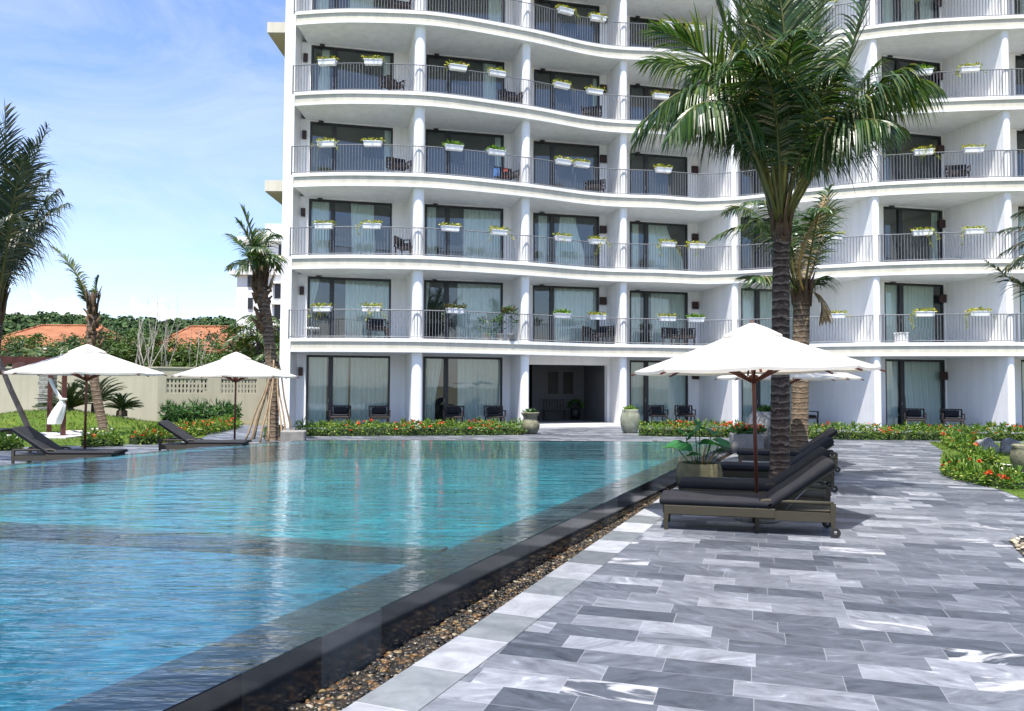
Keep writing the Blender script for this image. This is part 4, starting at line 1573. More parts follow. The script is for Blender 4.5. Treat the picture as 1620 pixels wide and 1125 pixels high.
# ------------------------------------------------------------------ loungers
def make_lounger(ang_back, mat_cushion, wick, thick):
    """length along +x from the foot, width along +y; head at x = 2"""
    o = empty('sun_lounger', (0, 0, 0))
    tag(o, 'sun lounger', 'sun lounger')
    Lh, Wd = 1.22, .66
    mb = MB()
    for y in (.03, Wd - .03):
        mb.box((.64, y, .235), (1.24, .045, .11), 0, 0, .008)
    mb.box((.03, Wd / 2, .235), (.045, Wd - .1, .11), 0, 0, .008)
    mb.box((.98, Wd / 2, .27), (1.86, Wd - .11, .02), 0)
    mb.build('frame', M[wick], o)
    for y in (.03, Wd - .03):
        mb = MB()
        # raised side rail round the head half
        pts = [(1.06, y, .03), (1.06, y, .30), (1.075, y, .345), (1.11, y, .37), (1.16, y, .378), (1.88, y, .372)]
        mb.tube(pts, .022, 6)
        mb.box((1.46, y, .215), (.80, .03, .10), 0)
        mb.build('side_rail', M[wick], o)
    for (x, h) in ((.045, .19), (1.06, .19), (1.87, .37)):
        for y in (.03, Wd - .03):
            if x == 1.06:
                continue
            mb = MB()
            h0 = .055 if x > 1.5 else 0
            mb.add([(x - .03, y - .025, h), (x + .03, y - .025, h), (x + .03, y + .025, h), (x - .03, y + .025, h), (x - .019, y - .018, h0), (x + .019, y - .018, h0), (x + .019, y + .018, h0), (x - .019, y + .018, h0)], [(0, 1, 2, 3), (7, 6, 5, 4), (0, 4, 5, 1), (1, 5, 6, 2), (2, 6, 7, 3), (3, 7, 4, 0)])
            mb.build('leg', M[wick], o)
    for y in (.0, Wd):
        mb = MB()
        c, r = V((1.89, y, .055)), .055
        vs = []
        for s in (-.014, .014):
            for k in range(16):
                a = 2 * PI * k / 16
                vs.append(c + V((r * math.cos(a), s, r * math.sin(a))))
        mb.add(vs, [(k, (k + 1) % 16, 16 + (k + 1) % 16, 16 + k) for k in range(16)] + [tuple(range(16)), tuple(range(16, 32))[::-1]])
        wh = mb.build('wheel', M['rubber'], o)
        mb = MB(); mb.box((c.x, c.y, c.z), (.05, .034, .05), 0, 0, .012); mb.build('hub', M['metal'], wh)

    def pad(x0, x1, z0, th, name, rot=0, piv=(0, 0)):
        mb = MB()
        nx, ny = 12, 8
        vs, fs = [], []
        def surf(u, v, top):
            x, y = x0 + (x1 - x0) * u, .0 + Wd * v
            ed = min(u, 1 - u) * (x1 - x0), min(v, 1 - v) * Wd
            rr = th * .45
            k = 1.0
            for e_ in ed:
                if e_ < rr:
                    k = min(k, math.sqrt(max(0, 1 - ((rr - e_) / rr) ** 2)))
            zc = th / 2
            puff = .010 * math.sin(u * PI * 3.0) * math.sin(v * PI) + .012 * math.sin(PI * v)
            return V((x, y, z0 + zc + (1 if top else -1) * (th / 2) * (.25 + .75 * k) + (puff if top else 0)))
        us = [0, .012, .03, .06, .12, .25, .4, .5, .6, .75, .88, .94, .97, .988, 1]
        vv = [0, .02, .06, .12, .3, .5, .7, .88, .94, .98, 1]
        A, B = len(us), len(vv)
        for top in (True, False):
            for u in us:
                for v in vv:
                    p = surf(u, v, top)
                    if rot:
                        q = p - V((piv[0], 0, piv[1]))
                        p = V((piv[0] + q.x * math.cos(rot) - q.z * math.sin(rot), q.y, piv[1] + q.x * math.sin(rot) + q.z * math.cos(rot)))
                    vs.append(p)
        for i in range(A - 1):
            for j in range(B - 1):
                a = i * B + j
                fs.append((a, a + B, a + B + 1, a + 1))
                a += A * B
                fs.append((a, a + 1, a + B + 1, a + B))
        def rim(idx):
            for a, b_ in zip(idx, idx[1:]):
                fs.append((a, b_, b_ + A * B, a + A * B))
        rim([i * B for i in range(A)][::-1]); rim([i * B + B - 1 for i in range(A)]); rim(list(range(B))); rim([(A - 1) * B + j for j in range(B)][::-1])
        mb.add(vs, fs, 0, True)
        return mb.build(name, M[mat_cushion], o)
    zc = .285
    pad(-.03, Lh, zc, thick, 'seat_cushion')
    pad(Lh - .01, Lh + .86, zc, thick, 'backrest_cushion', R(ang_back), (Lh, zc))
    # backrest board and prop rods
    mb = MB()
    ca, sa = math.cos(R(ang_back)), math.sin(R(ang_back))
    for y in (.05, Wd - .05):
        mb.tube([(Lh, y, zc - .015), (Lh + .84 * ca, y, zc - .015 + .84 * sa)], .016, 6)
    mb.add([(Lh, .05, zc - .012), (Lh, Wd - .05, zc - .012), (Lh + .84 * ca, Wd - .05, zc - .012 + .84 * sa), (Lh + .84 * ca, .05, zc - .012 + .84 * sa)], [(0, 1, 2, 3)])
    mb.build('backrest_frame', M[wick], o)
    mb = MB()
    for y in (.07, Wd - .07):
        mb.tube([(Lh + .52 * ca, y, zc + .50 * sa), (Lh + .14, y, .26)], .010, 5)
    mb.build('prop_rod', M['metal'], o)
    return o


lo0 = make_lounger(36, 'cushion', 'wicker', .098)
index_kids()
LG = 'charcoal loungers on the right terrace'
lang = R(-14)
for j, (x, y, a, lab) in enumerate([
        (1.757, 9.34, -14, 'nearest charcoal-cushioned lounger with olive wicker frame, front of the right row'),
        (2.30, 10.85, -15, 'second charcoal lounger, just behind the nearest one and its umbrella pole'),
        (3.32, 13.25, -15, 'third charcoal lounger, beyond the big palm trunk and lotus pot'),
        (4.62, 16.3, -15, 'fourth and farthest charcoal lounger of the right row, behind the palm trunk')]):
    o = lo0 if j == 0 else copy_tree(lo0)
    o.location = (x, y, 0)
    o.rotation_euler = (0, 0, R(a))
    tag(o, lab, 'sun lounger', LG)
lo1 = make_lounger(34, 'sling', 'wicker_dark', .06)
index_kids()
for j, (px, Y, a, lab) in enumerate([
        (203, 16.2, 184, 'dark lounger with raised back under the left umbrella, beside the leaning prop pole'),
        (397, 19.2, 186, 'dark lounger with raised back under the umbrella before the lattice wall'),
        (26, 23.5, 182, 'dark lounger at the left edge of the lawn, behind the leaning prop pole')]):
    o = lo1 if j == 0 else copy_tree(lo1)
    o.location = (vx(px, Y), Y, 0)
    o.rotation_euler = (0, 0, R(a))
    tag(o, lab, 'sun lounger', 'dark loungers on the left of the pool')
# paved slab under the lawn lounger
mb = MB(); p = at_z(10, 692, 0); mb.box((p.x, p.y + .6, .02), (4.2, 2.6, .05), 0, .05)
o = mb.build('paved_path', M['step']); o['kind'] = 'structure'

# ------------------------------------------------------------------ pots, urns, stones
def lotus_pot():
    Y = 12.6
    x = vx(1106, Y)
    o = empty('lotus_pot', (x, Y, 0))
    tag(o, 'weathered stone pot of green lotus leaves beside the pool edge and loungers', 'plant pot')
    mb = MB()
    mb.lathe((0, 0, 0), [(.27, 0), (.31, .03), (.355, .18), (.36, .30), (.345, .41), (.325, .46), (.31, .475), (.28, .47), (.28, .42)], 30, 0, .04)
    mb.build('pot', M['mossy'], o)
    mb = MB(); mb.lathe((0, 0, .42), [(.285, 0), (.285, .01)], 20); mb.build('pond_water', M['slate'], o)
    spots = [(-.36, -.05, .74, .30, .35), (-.05, .05, 1.02, .24, .9), (.16, -.08, .80, .27, .3), (.33, .02, .83, .20, .5), (-.2, .1, .98, .17, .4), (.05, .2, 1.12, .16, 1.0), (.34, -.1, .70, .14, .2), (-.12, -.18, .62, .15, .15), (.24, .18, 1.02, .13, .7)]
    for (lx, ly, lz, r, tilt) in spots:
        r *= .78; lz = .5 + (lz - .5) * .88
        mb = MB()
        b0 = V((lx * .4, ly * .4, .45))
        top = V((lx, ly, lz))
        mb.tube([b0, b0.lerp(top, .5) + V((lx * .1, 0, .04)), top], .008, 5)
        st = mb.build('stalk', M['lotus'], o)
        mb = MB()
        ax = V((random.uniform(-1, 1), random.uniform(-1, 1), 0)).normalized()
        Rm = Matrix.Rotation(tilt * random.uniform(.6, 1.1), 4, ax)
        vs = [top]
        nn = 22
        for ring, f in ((1, .5), (2, 1.0)):
            for k in range(nn):
                a = 2 * PI * k / nn
                rr = r * f * (1 + .10 * math.sin(3 * a + lx * 9) + (.06 * math.sin(7 * a)))
                z = .10 * r * f + (.16 * r * math.sin(2 * a + ly * 8) * f * f) + .05 * r * math.sin(5 * a) * f * f
                vs.append(top + Rm @ V((rr * math.cos(a), rr * math.sin(a), z)))
        fs = [(0, 1 + k, 1 + (k + 1) % nn) for k in range(nn)] + [(1 + k, 1 + nn + k, 1 + nn + (k + 1) % nn, 1 + (k + 1) % nn) for k in range(nn)]
        mb.add(vs, fs, 0, True)
        mb.build('leaf', M['lotus'], o)
    mb = MB()
    for (lx, ly, h) in ((.1, .05, .74), (.22, -.1, .66), (-.1, -.05, .58), (.3, .1, .70), (.0, -.2, .60), (.17, .12, .92)):
        pts = [V((lx * .5, ly, .45)), V((lx * .8, ly, .45 + (h - .45) * .6)), V((lx * 1.3, ly + .04, h)), V((lx * 1.5 + .05, ly, h - .1))]
        mb.tube(pts, .006, 4)
    mb.build('dry_stalks', M['dry_stalk'], o)


lotus_pot()


def urn(px, Y, s, prof, mat, lab, nm='urn', plant=None, z=0.0):
    o = empty(nm, (vx(px, Y), Y, z))
    tag(o, lab, 'urn')
    mb = MB(); mb.lathe((0, 0, 0), [(r * s, h * s) for r, h in prof], 28, 0, .025); mb.build('body', M[mat], o)
    if plant:
        mb = MB()
        zt = prof[-1][1] * s
        for _ in range(90):
            leaf(mb, V((random.uniform(-.14, .14) * s, random.uniform(-.14, .14) * s, zt)), rdir(.1, 1), rdir(), random.uniform(.10, .24) * s, random.uniform(.02, .05) * s)
        mb.build('plant', M[plant], o)
    return o


URN_A = [(.21, 0), (.27, .06), (.33, .20), (.34, .33), (.29, .45), (.24, .52), (.25, .60), (.31, .70), (.33, .74), (.30, .76), (.24, .74)]
URN_B = [(.22, 0), (.27, .08), (.32, .28), (.335, .48), (.31, .64), (.27, .72), (.29, .78), (.27, .80), (.22, .78)]
urn(839, 28.2, 1.0, URN_A, 'stone', 'mossy stone urn left of the hotel entrance steps', plant='hedge_dark')
urn(997, 29.0, 1.08, URN_B, 'urn_pale', 'pale green glazed urn right of the hotel entrance', plant='hedge')
urn(1211, 21.5, 1.25, [(.22, 0), (.30, .06), (.40, .30), (.42, .5), (.38, .68), (.29, .78), (.28, .82), (.24, .82)], 'stone_grey', 'round grey stone urn just left of the big palm trunk', plant='hedge_dark')
urn(1624, 15.0, .82, [(.20, 0), (.24, .06), (.33, .28), (.36, .46), (.34, .60), (.30, .68), (.33, .74), (.30, .76), (.22, .70)], 'stone', 'mossy stone urn on the right lawn at the edge of the picture')


def rock(name, loc, size, lab, cat, mat='stone_grey', seed=0):
    vs, fs = ICO3
    mb = MB()
    out = []
    for v in vs:
        d = 1 + .42 * noise.noise(v * 1.1 + V((seed, 0, 0))) + .16 * noise.noise(v * 3 + V((0, seed, 0)))
        q = V((v.x * size[0], v.y * size[1], max(v.z, -.55) * size[2])) * d
        out.append(q + V((0, 0, size[2] * .5)))
    mb.add(out, fs, 0, True)
    o = mb.build(name, M[mat])
    o.location = loc
    tag(o, lab, cat)
    return o


p = at_z(1577, 716, 0)
rock('boulder', (p.x - .25, p.y, 0), (.24, .22, .27), 'dark grey boulder behind the right flower beds, left of two stones', 'boulder', seed=3)
rock('boulder', (p.x + .28, p.y - .1, 0), (.25, .22, .25), 'paler grey boulder behind the right flower beds, right of two stones', 'boulder', seed=9)
# low square planter beyond the loungers, and block by the left hedge
Y = 20.8
o = empty('stone_planter', (vx(1180, Y), Y, 0))
tag(o, 'low square stone planter of leafy plants beyond the farthest lounger', 'planter')
mb = MB(); mb.box((0, 0, .24), (.80, .8, .48), 0, -.2, .03); mb.build('trough', M['block'], o)
mb = MB()
for _ in range(260):
    leaf(mb, V((random.uniform(-.35, .35), random.uniform(-.35, .35), .47 + random.uniform(0, .12))), rdir(.0, 1), rdir(), random.uniform(.1, .26), random.uniform(.03, .06))
mb.build('plants', M['hedge_dark'], o)
mb = MB()
for _ in range(40):
    vs, fs = ICO1
    c = V((random.uniform(-.35, .35), random.uniform(-.35, .0), .62 + random.uniform(-.05, .12)))
    mb.add([c + v * .03 for v in vs], fs)
mb.build('blossoms', M['blossom'], o)
Y = 22.6
mb = MB(); mb.box((0, 0, .17), (.66, .6, .42), 0, .15, .03)
o = mb.build('stone_block', M['block']); o.location = (vx(466, Y), Y, 0)
tag(o, 'rough grey stone block at the left end of the flower hedge by the hotel corner', 'stone block')

# ------------------------------------------------------------------ flower hedges
def hedge(path, width, height, dens, lab, leafm='hedge', flowers=1.0, lsize=(.06, .13), spikes=.25, cat='flower bed', name='flower_hedge', group=None):
    path = [V((p[0], p[1], 0)) for p in path]
    c = sum(path, V((0, 0, 0))) / len(path)
    o = empty(name, (c.x, c.y, 0))
    tag(o, lab, cat, group)
    L = [0]
    for a, b in zip(path, path[1:]):
        L.append(L[-1] + (b - a).length)

    def pos():
        d = random.uniform(0, L[-1])
        q = max(i for i in range(len(L) - 1) if L[i] <= d)
        a, b = path[q], path[q + 1]
        t = (b - a).normalized()
        return a.lerp(b, (d - L[q]) / max(L[q + 1] - L[q], 1e-6)), V((t.y, -t.x, 0)), d

    mb = MB()
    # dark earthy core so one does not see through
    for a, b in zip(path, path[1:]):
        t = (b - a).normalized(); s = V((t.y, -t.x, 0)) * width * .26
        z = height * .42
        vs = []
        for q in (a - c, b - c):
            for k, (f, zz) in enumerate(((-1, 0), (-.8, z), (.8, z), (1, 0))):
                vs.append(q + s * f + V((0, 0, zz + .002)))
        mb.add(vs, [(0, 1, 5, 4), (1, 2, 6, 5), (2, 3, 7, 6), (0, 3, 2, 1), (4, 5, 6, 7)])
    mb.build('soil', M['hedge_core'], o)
    mb = MB(); fl = MB()
    dens *= 1.7
    n = int(L[-1] * dens)
    for _ in range(n):
        p, s, d = pos()
        u = random.uniform(-1, 1)
        hh = height * (1 - .30 * abs(u) ** 3) * (.80 + .34 * noise.noise(V((d * 1.3, u * 1.5, c.x)))+ .10 * noise.noise(V((d * 5, u, c.y))))
        z = hh * (1 - random.random() ** 1.5 * .97)
        q = p + s * (u * width / 2) - c + V((0, 0, z))
        dr = rdir(-.1, 1.0) + s * u * .6
        leaf(mb, q, dr, rdir(), random.uniform(*lsize), random.uniform(.3, .42) * lsize[0], .6)
        if random.random() < spikes * .06:
            for k in range(7):
                dr = V((random.uniform(-.5, .5), random.uniform(-.5, .5), 1))
                leaf(mb, p + s * (u * width / 2) - c + V((0, 0, hh * .9)), dr, rdir(), random.uniform(1.6, 2.4) * lsize[1], .018, .5)
    nf = int(L[-1] * 15 * flowers * max(width, .4))
    for _ in range(nf):
        p, s, d = pos()
        if noise.noise(V((d * .9, c.x, 5))) < -.15:
            continue
        u = random.uniform(-1, .9)
        z = height * random.uniform(.35, .98)
        q = p + s * (u * width / 2 * 1.04) - c + V((0, 0, z))
        r = random.uniform(.045, .095)
        for k in range(12):
            dr = rdir(-.2, 1)
            leaf(fl, q, dr, rdir(), r, r * .33, .3)
    mb.build('foliage', M[leafm], o)
    if nf:
        fl.build('blossoms', M['blossom'], o)
    return o


HG = 'orange flowered hedges'
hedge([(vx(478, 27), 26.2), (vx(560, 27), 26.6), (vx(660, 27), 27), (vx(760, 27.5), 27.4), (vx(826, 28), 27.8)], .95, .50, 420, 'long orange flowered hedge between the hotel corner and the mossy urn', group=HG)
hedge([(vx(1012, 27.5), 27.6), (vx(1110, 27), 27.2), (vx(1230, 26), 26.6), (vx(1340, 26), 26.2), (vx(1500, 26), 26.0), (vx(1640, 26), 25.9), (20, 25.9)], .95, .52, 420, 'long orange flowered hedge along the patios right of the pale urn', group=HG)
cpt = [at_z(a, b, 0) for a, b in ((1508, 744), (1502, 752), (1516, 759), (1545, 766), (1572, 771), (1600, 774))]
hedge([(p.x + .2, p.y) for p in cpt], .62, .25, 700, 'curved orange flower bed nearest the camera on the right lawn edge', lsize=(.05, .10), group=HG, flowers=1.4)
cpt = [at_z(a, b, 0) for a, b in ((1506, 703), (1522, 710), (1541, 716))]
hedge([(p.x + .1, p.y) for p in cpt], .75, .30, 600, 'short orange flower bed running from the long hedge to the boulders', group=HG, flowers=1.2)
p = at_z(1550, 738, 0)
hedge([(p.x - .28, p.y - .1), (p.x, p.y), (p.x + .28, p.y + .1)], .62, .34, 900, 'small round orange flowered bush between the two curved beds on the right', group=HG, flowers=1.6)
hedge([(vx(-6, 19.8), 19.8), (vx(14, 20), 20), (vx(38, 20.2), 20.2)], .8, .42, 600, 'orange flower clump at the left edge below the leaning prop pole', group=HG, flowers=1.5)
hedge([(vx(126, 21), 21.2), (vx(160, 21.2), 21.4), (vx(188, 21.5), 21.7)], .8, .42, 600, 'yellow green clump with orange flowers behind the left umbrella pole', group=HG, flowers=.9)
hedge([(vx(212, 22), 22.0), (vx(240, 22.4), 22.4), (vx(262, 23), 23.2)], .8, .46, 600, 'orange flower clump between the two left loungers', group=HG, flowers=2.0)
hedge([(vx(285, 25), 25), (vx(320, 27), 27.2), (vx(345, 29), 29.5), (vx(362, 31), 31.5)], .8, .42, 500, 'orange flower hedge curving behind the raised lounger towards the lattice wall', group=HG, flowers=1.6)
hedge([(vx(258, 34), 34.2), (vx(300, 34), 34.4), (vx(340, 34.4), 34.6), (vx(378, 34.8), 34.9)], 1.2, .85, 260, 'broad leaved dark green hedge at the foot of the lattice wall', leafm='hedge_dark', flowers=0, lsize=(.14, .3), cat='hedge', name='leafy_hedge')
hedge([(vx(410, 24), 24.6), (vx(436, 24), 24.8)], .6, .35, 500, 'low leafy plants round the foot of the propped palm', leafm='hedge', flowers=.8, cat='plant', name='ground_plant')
# grass ring round the big palm
gx, gy = vx(1215, 13.0), 13.1
mb = MB(); mb.lathe((0, 0, 0), [(.95, .004), (.9, .035), (.5, .05), (.01, .06)], 26, 0, .1)
o = mb.build('planting_bed', M['lawn']); o.location = (gx, gy, 0); o['kind'] = 'structure'
grass_blades('grass', [V((gx + .9 * math.cos(a), gy + .9 * math.sin(a), 0)) for a in [k * .5236 for k in range(12)]], 1500, .05, .13)

# ------------------------------------------------------------------ palms
def frond_geo(base, mid, tip, nl, Lmax, W, droop, stalk=.16, jit=.25, rng=random, tatter=.0, fold=.25):
    """a feather leaf: rachis through base, mid, tip; narrow leaflets of three segments on both sides"""
    C = mid * 2 - (base + tip) * .5
    def B(t):
        return base * (1 - t) ** 2 + C * (2 * t * (1 - t)) + tip * t * t
    def T(t):
        return ((C - base) * (2 * (1 - t)) + (tip - C) * (2 * t)).normalized()
    out = V((tip.x - base.x, tip.y - base.y, 0))
    out = out.normalized() if out.length > 1e-3 else V((1, 0, 0))
    lm = MB(); rm = MB()
    pts = [B(i / 14) for i in range(15)]
    Lf = sum((b - a).length for a, b in zip(pts, pts[1:]))
    rm.tube(pts, [.036 * (1 - .86 * i / 14) * (Lf / 4) ** .5 + .003 for i in range(15)], 5)
    for side in (-1, 1):
        for i in range(nl):
            t = stalk + (1 - stalk) * (i + rng.uniform(-.3, .3)) / (nl - 1)
            t = min(max(t, stalk), 1.0)
            if rng.random() < tatter:
                continue
            p, tg = B(t), T(t)
            N = UP - tg * tg.z - out * .12
            N = N - tg * N.dot(tg)
            N.normalize()
            S = tg.cross(N).normalized() * side
            u = (t - stalk) / (1 - stalk)
            prof = (.35 + .65 * min(1, u / .22)) * (1 - .72 * max(0, (u - .45) / .55) ** 1.5)
            L = Lmax * prof * rng.uniform(1 - jit, 1 + jit * .5)
            ang = R(62 - 34 * u) + rng.uniform(-.08, .08)
            d = S * math.sin(ang) + tg * math.cos(ang) + N * (fold + rng.uniform(-.1, .1))
            d.normalize()
            wd = (tg - d * tg.dot(d))
            if wd.length < 1e-4:
                wd = N
            wd = (wd.normalized() * .8 + N * rng.uniform(-.5, .5)).normalized() * W * .5
            a = p
            vs = [a - wd * .5, a + wd * .5]
            q = a
            ns = 4
            dr = droop * rng.uniform(.7, 1.35)
            for sgm in range(1, ns + 1):
                dd = d - UP * dr * (sgm / ns) ** 1.3
                dd.normalize()
                q = q + dd * (L / ns)
                f = (1.0, .85, .55, .06)[sgm - 1]
                vs += [q - wd * f, q + wd * f]
            lm.add(vs, [(2 * k, 2 * k + 1, 2 * k + 3, 2 * k + 2) for k in range(ns)])
    return lm, rm


def leaf_stubs(o, t0, u, r, span, n, mat):
    mb = MB()
    for k in range(n):
        f = k / n
        a = k * 2.399
        d = V((math.cos(a), math.sin(a), 0))
        q = t0 - u * (span * (1 - f)) + d * r * .8
        ln = random.uniform(.16, .34)
        mb.tube([q, q + d * r * .45 + u * ln * .55, q + d * r * random.uniform(.5, 1.3) + u * ln], [r * .42, r * .34, r * .14], 6)
    mb.build('leaf_stubs', M[mat], o)


def palm(name, lab, base, top, r0, r1, fronds, mat='palm_leaf', tmat='trunk', nl=58, Lmax=.9, W=.042, ringy=.13, stalk=.2, sheath=True, mids=None, group='coconut palms round the pool', flare=1.35, rachis='leaf_stalk', tat=.04, stubs=None):
    """fronds: list of (mid, tip, droop, material or None) in world coordinates"""
    o = empty(name, base)
    tag(o, lab, 'palm tree', group)
    b0 = V((0, 0, 0)); t0 = top - base
    mb = MB()
    n = max(6, int(t0.length / ringy))
    pts, rs = [], []
    bend = mids if mids is not None else V((0, 0, 0))
    for i in range(n + 1):
        f = i / n
        c = b0.lerp(t0, f) + bend * (4 * f * (1 - f))
        r = r0 + (r1 - r0) * f
        r *= 1 + (flare - 1) * max(0, 1 - f * n / 5) ** 2
        wob = 1 + .03 * noise.noise(V((i * 1.7, base.x, 0)))
        pts.append(c); rs.append(r * wob * (1.015 + .02 * random.random()))
        pts.append(c + t0.normalized() * ringy * .12); rs.append(r * wob * .98)
    mb.tube(pts, rs, 18)
    mb.build('trunk', M[tmat], o)
    if stubs:
        leaf_stubs(o, t0, t0.normalized(), r1, stubs[0], stubs[1], 'sheath_pale')
    if sheath:
        mb = MB()
        L = Lmax
        mb.tube([t0 - V((0, 0, .12)), t0 + V((0, 0, .08)), t0 + V((0, 0, .35)), t0 + V((0, 0, .62))], [r1 * 1.0, r1 * 1.05, r1 * .7, r1 * .25], 14)
        for k in range(9):
            a = k * 2.4
            d = V((math.cos(a), math.sin(a), 0))
            q = t0 + d * r1 * 1.05 + V((0, 0, .1 + .04 * k))
            mb.tube([q - V((0, 0, .2)), q + d * .03 + V((0, 0, .15)), q + d * .12 + V((0, 0, .42))], [r1 * .22, r1 * .22, r1 * .05], 6)
        mb.build('leaf_sheath', M['sheath'], o)
    for j, fr in enumerate(fronds):
        mid, tip, droop = fr[0] - base, fr[1] - base, fr[2]
        mm = fr[3] if len(fr) > 3 and fr[3] else mat
        az = (tip - t0); az.z = 0
        az = az.normalized() if az.length > .05 else V((1, 0, 0))
        bs = t0 + az * r1 * .7 + V((0, 0, .18 + .03 * (j % 5)))
        lm, rm = frond_geo(bs, mid, tip, nl, fr[4] if len(fr) > 4 else Lmax, W, droop, stalk, tatter=tat)
        fo = lm.build('frond', M[mm], o)
        rm.build('stalk', M['dry_stalk'] if mm == 'palm_dry' else M[rachis], fo)
    return o


def pp(px, py, Y):
    return at_d(px, py, Y)


# the big palm
Y = 12.35
base = V((vx(1232, Y), Y, 0))
top = pp(1236, 372, Y)
fr = []
for (mx_, my_, md, tx, ty, td, dr) in [
        (1222, 165, .0, 1268, -70, -.2, .35), (1196, 180, .5, 1170, -30, .9, .45), (1262, 180, .7, 1250, -40, 1.3, .4), (1212, 150, .3, 1200, -60, .5, .3), (1246, 140, -.4, 1222, -80, -.6, .3), (1258, 165, .4, 1305, -25, .6, .4), (1182, 160, .1, 1128, -12, .3, .6),
        (1158, 140, -.3, 1036, 48, -.6, .6), (1146, 150, .5, 1022, 100, 1.2, 1.2),
        (1138, 150, -.5, 1008, 205, -1.1, 2.6), (1128, 165, .4, 1004, 228, .9, 2.8), (1150, 175, -1.0, 1060, 215, -1.9, 2.8), (1160, 190, .9, 1085, 205, 1.9, 2.6), (1172, 150, -.2, 1098, 118, -.5, 2.0), (1150, 190, .1, 1072, 190, .2, 2.6),
        (1205, 160, -.9, 1175, 80, -2.0, 1.6), (1240, 150, -1.0, 1262, 50, -2.2, 1.2), (1283, 190, -.6, 1325, 110, -1.5, 1.8), (1228, 190, -.9, 1208, 110, -1.9, 1.6),
        (1320, 160, .1, 1382, -45, .1, .5), (1318, 205, .2, 1386, 102, .3, 1.8), (1372, 165, -.3, 1482, 140, -.6, 2.6), (1356, 172, .5, 1455, 150, 1.2, 2.6), (1338, 190, -.5, 1440, 105, -1.0, 2.4),
        (1322, 215, -.8, 1405, 195, -1.7, 2.8), (1325, 210, .8, 1430, 205, 1.7, 2.8), (1240, 200, 1.0, 1235, 110, 2.4, 1.6), (1280, 180, 1.0, 1320, 85, 2.2, 1.6), (1210, 205, 1.0, 1150, 120, 2.2, 1.8), (1304, 215, -.2, 1366, 190, -.5, 2.6)]:
    fr.append((pp(mx_, my_, Y + md), pp(tx, ty, Y + td), dr, None))
fr[7] = (*fr[7][:3], 'palm_leaf_bright'); fr[8] = (*fr[8][:3], 'palm_leaf_bright'); fr[21] = (*fr[21][:3], 'palm_leaf_bright'); fr[13] = (*fr[13][:3], 'palm_leaf_bright'); fr[3] = (*fr[3][:3], 'palm_leaf_bright'); fr[26] = (*fr[26][:3], 'palm_leaf_bright')
palm('coconut_palm', 'tall coconut palm with full drooping crown rising behind the front loungers', base, top, .150, .122, fr, nl=96, Lmax=1.04, W=.034, tat=.06, stalk=.24)

# the second palm, just behind
Y2 = 19.0
base = V((vx(1263, Y2), Y2, 0))
top = pp(1268, 478, Y2)
fr = []
for (mx_, my_, md, tx, ty, td, dr) in [(1215, 365, -.4, 1128, 378, -.8, 1.5), (1205, 350, .5, 1150, 335, 1.2, 1.3), (1235, 330, .2, 1200, 262, .4, .9), (1222, 445, .0, 1172, 440, 0, .9),
                                       (1298, 380, .3, 1310, 300, .5, 1.0), (1290, 360, -.5, 1300, 330, -1.2, 1.5), (1284, 450, .2, 1300, 440, .2, 1.5), (1250, 380, .9, 1240, 310, 2.0, 1.2), (1225, 440, -.5, 1196, 440, -1.3, 1.6), (1235, 345, -.6, 1180, 320, -1.5, 1.4)]:
    fr.append((pp(mx_, my_, Y2 + md), pp(tx, ty, Y2 + td), dr, None))
fr.append((pp(1268, 400, Y2 - .5), pp(1316, 308, Y2 - .8), 1.2, 'palm_dry', .25))
fr.append((pp(1282, 400, Y2 + .1), pp(1306, 312, Y2 + .2), 1.8, 'palm_dry', .7))
fr.append((pp(1296, 470, Y2 - .2), pp(1304, 505, Y2 - .3), 2.0, 'palm_dry', .6))
palm('coconut_palm', 'shorter palm with a dried yellow frond close behind the tallest palm', base, top, .20, .19, fr, nl=54, Lmax=.85, W=.042, tmat='trunk_pale')

# palm at the left edge
Y3 = 17.0
base = V((vx(-26, Y3), Y3, 0))
top = pp(-6, 500, Y3)
fr = []
for (mx_, my_, md, tx, ty, td, dr) in [(10, 330, 0, 8, 172, 0, .25), (22, 350, .2, 74, 204, .3, .9), (34, 385, -.1, 106, 322, -.3, 2.4), (32, 350, .5, 78, 270, 1.0, 2.2), (40, 372, .3, 92, 300, .5, 2.6), (14, 360, -.6, 36, 250, -1.4, 1.1),
                                       (-40, 330, 0, -90, 190, 0, .5), (-50, 370, .3, -140, 260, .6, .9), (-50, 400, -.4, -150, 350, -.9, 1.5), (-20, 340, .9, -30, 220, 1.8, .7), (24, 410, .4, 70, 352, .9, 2.6), (10, 400, -.9, 22, 340, -2.0, 1.6),
                                       (-30, 390, -.8, -70, 320, -1.8, 1.3), (24, 340, -.3, 52, 232, -.6, .8), (8, 370, .8, 30, 300, 1.9, 1.4), (0, 340, -.4, -14, 200, -.9, .5)]:
    fr.append((pp(mx_, my_, Y3 + md), pp(tx, ty, Y3 + td), dr, None))
palm('coconut_palm', 'dark coconut palm at the left edge with a leaning prop pole', base, top, .17, .14, fr, mat='palm_leaf_dark', nl=60, Lmax=.95, W=.038)

# slanted young palm on the lawn
Y4 = 25.5
base = V((vx(170, Y4), Y4, 0))
top = pp(146, 492, Y4)
fr = []
for (mx_, my_, md, tx, ty, td, dr) in [(120, 432, .0, 84, 392, .0, .7), (134, 470, .1, 122, 440, .3, .9), (152, 460, .1, 156, 438, .1, .6)]:
    fr.append((pp(mx_, my_, Y4 + md), pp(tx, ty, Y4 + td), dr, 'palm_leaf_light' if my_ < 450 else None, .8 if my_ < 450 else .35))
palm('coconut_palm', 'slanted young palm with one pale upright frond on the left lawn', base, top, .14, .14, fr, nl=46, Lmax=.8, W=.04, tmat='trunk_pale', mids=V((-.18, 0, 0)), stubs=(1.2, 20))

